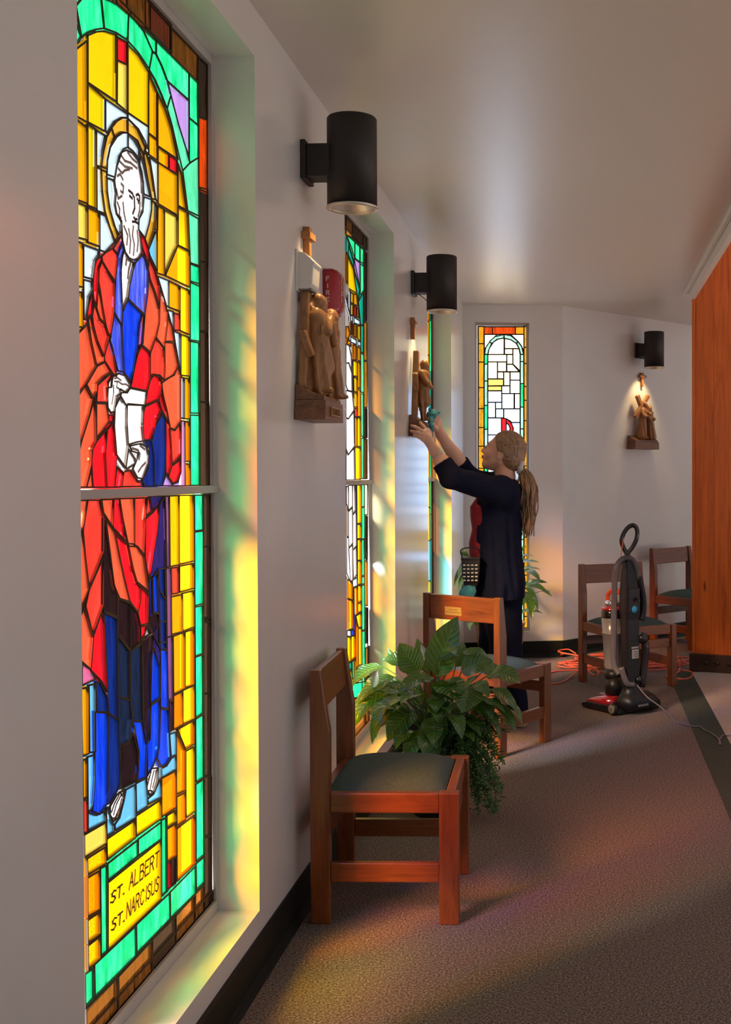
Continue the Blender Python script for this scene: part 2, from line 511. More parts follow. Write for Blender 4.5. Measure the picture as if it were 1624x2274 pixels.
glass('rs', (1.0, 0.125, 0.05), S, streak=0.25, sc=(7, 7, 1.4))
glass('bl', (0.004, 0.055, 0.88), S, streak=0.5, sc=(10, 10, 1.4))
glass('lv', (0.06, 0.10, 0.82), S, streak=0.75, sc=(12, 12, 1.4))
glass('nb', (0.006, 0.026, 0.22), S, streak=0.6, sc=(10, 10, 1.4))
glass('nv', (0.010, 0.020, 0.055), S, streak=0.8, sc=(10, 10, 1.6))
glass('in', (0.030, 0.018, 0.14), S, streak=0.6)
glass('dk', (0.022, 0.010, 0.012), S, streak=0.4)
glass('br', (0.12, 0.040, 0.006), S, streak=0.95, sc=(14, 14, 1.6))
glass('db', (0.030, 0.016, 0.009), S, streak=0.7, sc=(14, 14, 1.6))
glass('ba', (0.55, 0.20, 0.012), S, streak=0.75, sc=(12, 12, 1.8))
glass('bo', (0.80, 0.070, 0.004), S, streak=0.7, sc=(12, 12, 1.8))
glass('cr', (1.0, 0.87, 0.50), S * 1.1, streak=0.06)
glass('mi', (0.45, 0.92, 0.72), S, streak=0.4)
glass('wx', (0.52, 0.69, 1.0), 6.0, streak=0.03, clear=0.3)         # sunlit clear glass, far brighter than the room
glass('lx', (0.45, 0.66, 1.0), 5.0, streak=0.05, clear=0.3)
glass('cx', (1.0, 0.82, 0.46), 2.6, streak=0.06, clear=0.3)
glass('yx', (1.0, 0.66, 0.14), 1.7, streak=0.06, clear=0.4)
glass('wy', (0.95, 0.96, 1.0), 1.9, streak=0.03, clear=0.5)
glass('ux', (1.0, 0.84, 0.56), 4.5, streak=0.03, clear=0.3)
glass('bx', (0.92, 0.40, 0.015), 1.1, streak=0.55, sc=(12, 12, 2.5))
plain('glass_paint', (0.10, 0.055, 0.045), 0.8)
plain('glass_paint_soft', (0.42, 0.31, 0.29), 0.8)
# ------------------------------------------------------------------ room shell
_mb_build = MB.build
def _build(self, name, mat, parent=None, bevel=0.0, auto=False, loc=None, fix=False):
    o = _mb_build(self, name, mat if not isinstance(mat, str) else MATS[mat], parent, bevel, auto, loc)
    if fix:
        bm = bmesh.new(); bm.from_mesh(o.data)
        bmesh.ops.recalc_face_normals(bm, faces=bm.faces)
        bm.to_mesh(o.data); bm.free()
    return o
MB.build = _build

REVEAL = 0.127
SILL, HEAD = 0.188, 2.552
M_WALL = Matrix(((WD.x, WN.x, 0, WO.x), (WD.y, WN.y, 0, WO.y), (0, 0, 1, 0), (0, 0, 0, 1)))   # (s, n, z) -> world
OPEN = [(s_of_x(179), s_of_x(571)), (s_of_x(768), s_of_x(877)), (s_of_x(951.5), s_of_x(1003))]
S_END = s_of_x(1030)
TOPZ = CEIL + 0.05
w = MB()
s0 = -6.0
for a, b_ in OPEN:
    w.box((s0, -0.22, 0), (a, 0, TOPZ), M_WALL)
    w.box((a, -0.22, 0), (b_, 0, SILL), M_WALL)
    w.box((a, -0.22, HEAD), (b_, 0, TOPZ), M_WALL)
    s0 = b_
w.box((s0, -0.22, 0), (S_END, 0, TOPZ), M_WALL)
struct(w.build('wall_left', 'wall_paint', fix=True), 'pale plaster wall pierced by three tall stained glass windows', 'wall')

P0 = wl(S_END, 0, 0)                                     # corner left wall / window wall
P1 = at_depth(1250, HORIZ, 8.75); P1.z = 0
P2 = at_depth(1508, HORIZ, 9.80); P2.z = 0
P3 = P2 + (P2 - P1).normalized() * 1.2
def frame_of(a, b):
    x = (b - a).normalized(); y = Vector((0, 0, 1)).cross(x)
    return Matrix(((x.x, y.x, 0, a.x), (x.y, y.y, 0, a.y), (0, 0, 1, 0), (0, 0, 0, 1))), (b - a).length
M_END, L_END = frame_of(P0, P1)                          # local x along the wall, y outward
M_RIGHT, L_RIGHT = frame_of(P1, P3)
def end_x(px):
    n = M_END.to_3x3() @ Vector((0, 1, 0))
    p = on_plane(px, HORIZ, P0, n)
    return (M_END.inverted() @ p).x
E_A, E_B = end_x(1056), end_x(1177)
E_HEAD, E_SILL = 2.552, 0.20
w = MB()
w.box((-0.25, 0, 0), (E_A, 0.2, TOPZ), M_END)
w.box((E_B, 0, 0), (L_END, 0.2, TOPZ), M_END)
w.box((E_A, 0, 0), (E_B, 0.2, E_SILL), M_END)
w.box((E_A, 0, E_HEAD), (E_B, 0.2, TOPZ), M_END)
struct(w.build('wall_end', 'wall_paint', fix=True), 'narrow plaster wall around a pale stained glass window', 'wall')
w = MB(); w.box((0, 0, 0), (L_RIGHT, 0.2, TOPZ), M_RIGHT)
struct(w.build('wall_right', 'wall_paint', fix=True), 'plain angled plaster wall behind the chairs and vacuum', 'wall')

# baseboards with a small coved foot
def base(name, M, a, b, sgn, label):
    h = 0.125
    prof = [(0, 0), (0.022, 0), (0.016, 0.012), (0.011, 0.03), (0.011, h - 0.006), (0.006, h), (0, h)]
    mb = MB()
    mb.rings([[M @ Vector((s, sgn * n, z)) for n, z in prof] for s in (a, b)], True, True, False)
    struct(mb.build(name, 'baseboard_black', fix=True), label, 'baseboard')
base('baseboard_left', M_WALL, -6, S_END - 0.005, 1, 'black rubber baseboard along the window wall')
base('baseboard_end', M_END, 0.005, L_END, -1, 'short black baseboard under the pale window')
base('baseboard_right', M_RIGHT, 0, L_RIGHT, -1, 'black baseboard behind the chairs and vacuum')

# floor, carpet border strip, terrazzo
EA, EB = on_floor(1540, 1500), on_floor(1624, 1655)
ed = (EB - EA).normalized(); en = Vector((-ed.y, ed.x, 0))     # along the edge toward the camera
if en.x < 0: en = -en
EF, EN_ = EA - ed * 0.12, EA + ed * 12.0
mb = MB(); mb.box((-1.6, -6, -0.06), (9, 12, 0.0))
struct(mb.build('floor', 'carpet'), 'speckled brown carpet floor of the chapel aisle', 'floor')
mb = MB()
mb.prism([(q.x, q.y) for q in (EF - en * 0.165, EF, EN_, EN_ - en * 0.165)], -0.002, 0.002)
struct(mb.build('floor_border', 'carpet_green', fix=True), 'dark green carpet strip edging the terrazzo', 'floor')
# terrazzo slabs with open joints
terr = thing('floor_terrazzo', 'pale speckled terrazzo paving beside the green strip', 'floor', kind='structure')
jd = (on_floor(1624, 1588) - on_floor(1580, 1578)).normalized()
cuts = [0.0]
cross_pts = [-0.12, (on_floor(1580, 1578) - EA).dot(ed), 2.9, 4.6, 6.4, 8.2]
slope = en.dot(jd)
for i in range(len(cross_pts) - 1):
    a, b_ = cross_pts[i] + 0.0015, cross_pts[i + 1] - 0.0015
    for k in range(4):
        u0, u1 = k * 1.6 + (0.0 if k == 0 else 0.0015), (k + 1) * 1.6 - 0.0015
        q = [EA + ed * a + en * u0, EA + ed * a + en * u1, EA + ed * b_ + en * u1, EA + ed * b_ + en * u0]
        mb = MB(); mb.prism([(p.x, p.y) for p in q], -0.004, 0.004)
        mb.build('slab', 'terrazzo', terr, fix=True)

# ceiling with an open edge to the nave on the right
CA = on_plane(1525, 645, Vector((0, 0, CEIL)), Vector((0, 0, 1)))
CB = on_plane(1624, 465, Vector((0, 0, CEIL)), Vector((0, 0, 1)))
cd = (CB - CA).normalized()
CN = CA + cd * 14.5
mb = MB()
mb.prism([(-1.6, -6.2), (CN.x, CN.y), (CA.x, CA.y), (CA.x + 0.03, CA.y + 0.15), (2.6, 10.8), (-1.6, 10.8)], CEIL, CEIL + 0.12)
struct(mb.build('ceiling', 'ceiling_paint', fix=True), 'low flat satin painted ceiling over the aisle', 'ceiling')
M_EDGE, L_EDGE = frame_of(CN - Vector((0, 0, CN.z)), CA - Vector((0, 0, CA.z)))
mb = MB()                                                  # downstand fascia with rounded end
prof = [(0, CEIL + 0.03), (0, CEIL - 0.085), (L_EDGE - 0.16, CEIL - 0.085), (L_EDGE - 0.09, CEIL - 0.075), (L_EDGE - 0.03, CEIL - 0.03), (L_EDGE + 0.0, CEIL + 0.03)]
n_ = len(prof)
mb.rings([[M_EDGE @ Vector((x, y, z)) for x, z in prof] for y in (-0.012, -0.045)], True, True, False)
struct(mb.build('trim_1', 'white_trim', fix=True), 'white fascia board hanging along the ceiling edge', 'trim')
mb = MB()
mb.box((0, -0.012, CEIL - 0.028), (L_EDGE + 0.03, 0.016, CEIL + 0.002), M_EDGE)
mb.box((L_EDGE + 0.0, -0.055, CEIL - 0.034), (L_EDGE + 0.045, 0.02, CEIL + 0.004), M_EDGE)
struct(mb.build('trim_2', 'white_trim', bevel=0.006, fix=True), 'slim white rail with end cap along the ceiling edge', 'trim')
mb = MB(); mb.box((-6, -0.045, CEIL + 0.03), (L_EDGE, 0.15, 5.6), M_EDGE); mb.box((L_EDGE, 0.0, CEIL + 0.03), (L_EDGE + 3.5, 0.15, 5.6), M_EDGE)  # added out of view, keeps sun from leaking in over the ceiling
struct(mb.build('wall_sunblock', 'wall_paint', fix=True), 'unseen wall added above the ceiling edge to block the sun', 'wall')

# tall wooden screen: boards, edge strip and steel base with bolts
SA, SB = on_floor(1531, 1491), on_floor(1624, 1497.5)
M_SCR, L0 = frame_of(SA, SB)
scr = thing('wall_wood', 'tall reddish wooden board screen on a bolted dark steel base', 'wall', kind='structure')
scr.matrix_world = M_SCR
mb = MB(); mb.box((0.0, 0.0, 0), (2.2, 0.16, 0.128)); mb.build('base_plate', 'base_metal', scr, bevel=0.004)
for x in (0.125, 0.205, 0.285, 0.56, 0.64, 0.72):
    mb = MB(); mb.lathe([(0.017, 0), (0.017, 0.010), (0.012, 0.016)], 12, m=Matrix.Translation((x, 0.001, 0.072)) @ Matrix.Rotation(math.pi / 2, 4, 'X'))
    mb.build('bolt', 'bolt_metal', scr)
mb = MB(); mb.box((0.016, 0.018, 0.128), (0.040, 0.145, 4.6)); mb.build('edge_strip', 'panel_wood', scr, bevel=0.003)
x = 0.041
i = 0
while x < 2.15:
    wd = (0.13, 0.105, 0.14, 0.12)[i % 4]
    mb = MB(); mb.box((x, 0.022, 0.126), (x + wd - 0.0012, 0.14, 4.6)); mb.build('board', 'panel_wood', scr, bevel=0.0015)
    x += wd; i += 1
# ------------------------------------------------------------------ stained glass windows
def grow(poly, d):
    n = len(poly)
    area = sum(poly[i][0] * poly[(i + 1) % n][1] - poly[(i + 1) % n][0] * poly[i][1] for i in range(n))
    sg = 1 if area > 0 else -1
    out = []
    for i in range(n):
        p, a, b = Vector(poly[i]), Vector(poly[i - 1]), Vector(poly[(i + 1) % n])
        e1 = (p - a); e2 = (b - p)
        if e1.length < 1e-9 or e2.length < 1e-9:
            out.append(tuple(p)); continue
        n1 = Vector((e1.y, -e1.x)).normalized() * sg; n2 = Vector((e2.y, -e2.x)).normalized() * sg
        m = n1 + n2
        if m.length < 0.5: m = n1
        m = m.normalized() * min(d / max(m.normalized().dot(n1), 0.45), 2 * d)
        out.append(tuple(p + m))
    return out

class Window:
    """local x along the wall, y outward, z up; glass front at y = 0"""
    def __init__(self, name, M, label, x0, x1, z0, z1, lead=0.0085, frame=0.022):
        self.o = thing(name, label, 'window', kind='structure')
        self.o.matrix_world = M
        self.M, self.inv = M, M.inverted()
        self.n = self.inv.to_3x3()
        self.lead, self.lw = MB(), lead
        self.k = 0
        self.b = (x0, x1, z0, z1)
        for nm, lo, hi in (('frame', (x0, -0.012, z0), (x0 + frame, 0.03, z1)), ('frame', (x1 - frame, -0.012, z0), (x1, 0.03, z1)),
                           ('frame', (x0 + frame, -0.012, z1 - frame), (x1 - frame, 0.03, z1)), ('frame', (x0 + frame, -0.012, z0), (x1 - frame, 0.03, z0 + frame * 1.3))):
            mb = MB(); mb.box(lo, hi); mb.build(nm, 'window_metal', self.o, bevel=0.003)
    def uv(self, px, py):
        p = on_plane(px, py, self.M.translation, self.M.to_3x3() @ Vector((0, 1, 0)))
        q = self.inv @ p
        return (q.x, q.z)
    def pane(self, key, poly, lead=True, clip=None):
        if clip:
            x0, x1, z0, z1 = clip
            poly = [(min(max(x, x0), x1), min(max(z, z0), z1)) for x, z in poly]
        pl = [poly[0]]
        for p in poly[1:]:
            if (Vector(p) - Vector(pl[-1])).length > 0.0008: pl.append(p)
        if (Vector(pl[0]) - Vector(pl[-1])).length <= 0.0008: pl.pop()
        if len(pl) < 3: return None
        ar = abs(sum(pl[i][0] * pl[(i + 1) % len(pl)][1] - pl[(i + 1) % len(pl)][0] * pl[i][1] for i in range(len(pl))))
        if ar < 4e-5: return None
        g = grow(pl, 0.0032)
        self.k += 1
        y = 0.0004 * (self.k * 7 % 9)
        mb = MB()
        n = len(g)
        vs = [(x, y, z) for x, z in g] + [(x, y + 0.004, z) for x, z in g]
        fs = [tuple(range(n)), tuple(reversed(range(n, 2 * n)))] + [(i, n + i, n + (i + 1) % n, (i + 1) % n) for i in range(n)]
        mb.add(vs, fs)
        o = mb.build('glass_pane', GLASS[key], self.o, fix=True)
        if lead:
            for i in range(len(pl)):
                self.bar(pl[i], pl[(i + 1) % len(pl)])
        return o
    def bar(self, a, b):
        a, b = Vector(a), Vector(b)
        d = (b - a)
        if d.length < 1e-4: return
        d = d.normalized() * (self.lw / 2); q = Vector((-d.y, d.x))
        c = [a - d * 0.6 - q, b + d * 0.6 - q, b + d * 0.6 + q, a - d * 0.6 + q]
        self.lead.hexa([(p.x, 0.009, p.y) for p in c] + [(p.x, -0.0025, p.y) for p in c])
    def rect(self, key, x0, x1, z0, z1):
        return self.pane(key, [(x0, z0), (x1, z0), (x1, z1), (x0, z1)])
    def done(self):
        o = self.lead.build('lead_came', 'lead', self.o)
        o['kind'] = 'stuff'
    def bar_h(self, z0, z1, x0, x1):
        mb = MB(); mb.box((x0, -0.02, z0), (x1, 0.025, z1)); mb.build('transom_bar', 'window_metal', self.o, bevel=0.003)
    def stroke(self, pts, w, mat, parent, name='paint_line', y=-0.0006):
        mb = MB()
        for a, b in zip(pts[:-1], pts[1:]):
            a, b = Vector(a), Vector(b); d = (b - a)
            if d.length < 1e-5: continue
            d = d.normalized() * w / 2; q = Vector((-d.y, d.x))
            c = [a - d * .5 - q, b + d * .5 - q, b + d * .5 + q, a - d * .5 + q]
            mb.hexa([(p.x, 0.0005, p.y) for p in c] + [(p.x, y, p.y) for p in c])
        if mb.v: mb.build(name, mat, parent)

def wall_matrix(s):
    o = wl(s, -REVEAL, 0)
    x = WD; y = -WN
    return Matrix(((x.x, y.x, 0, o.x), (x.y, y.y, 0, o.y), (0, 0, 1, 0), (0, 0, 0, 1)))

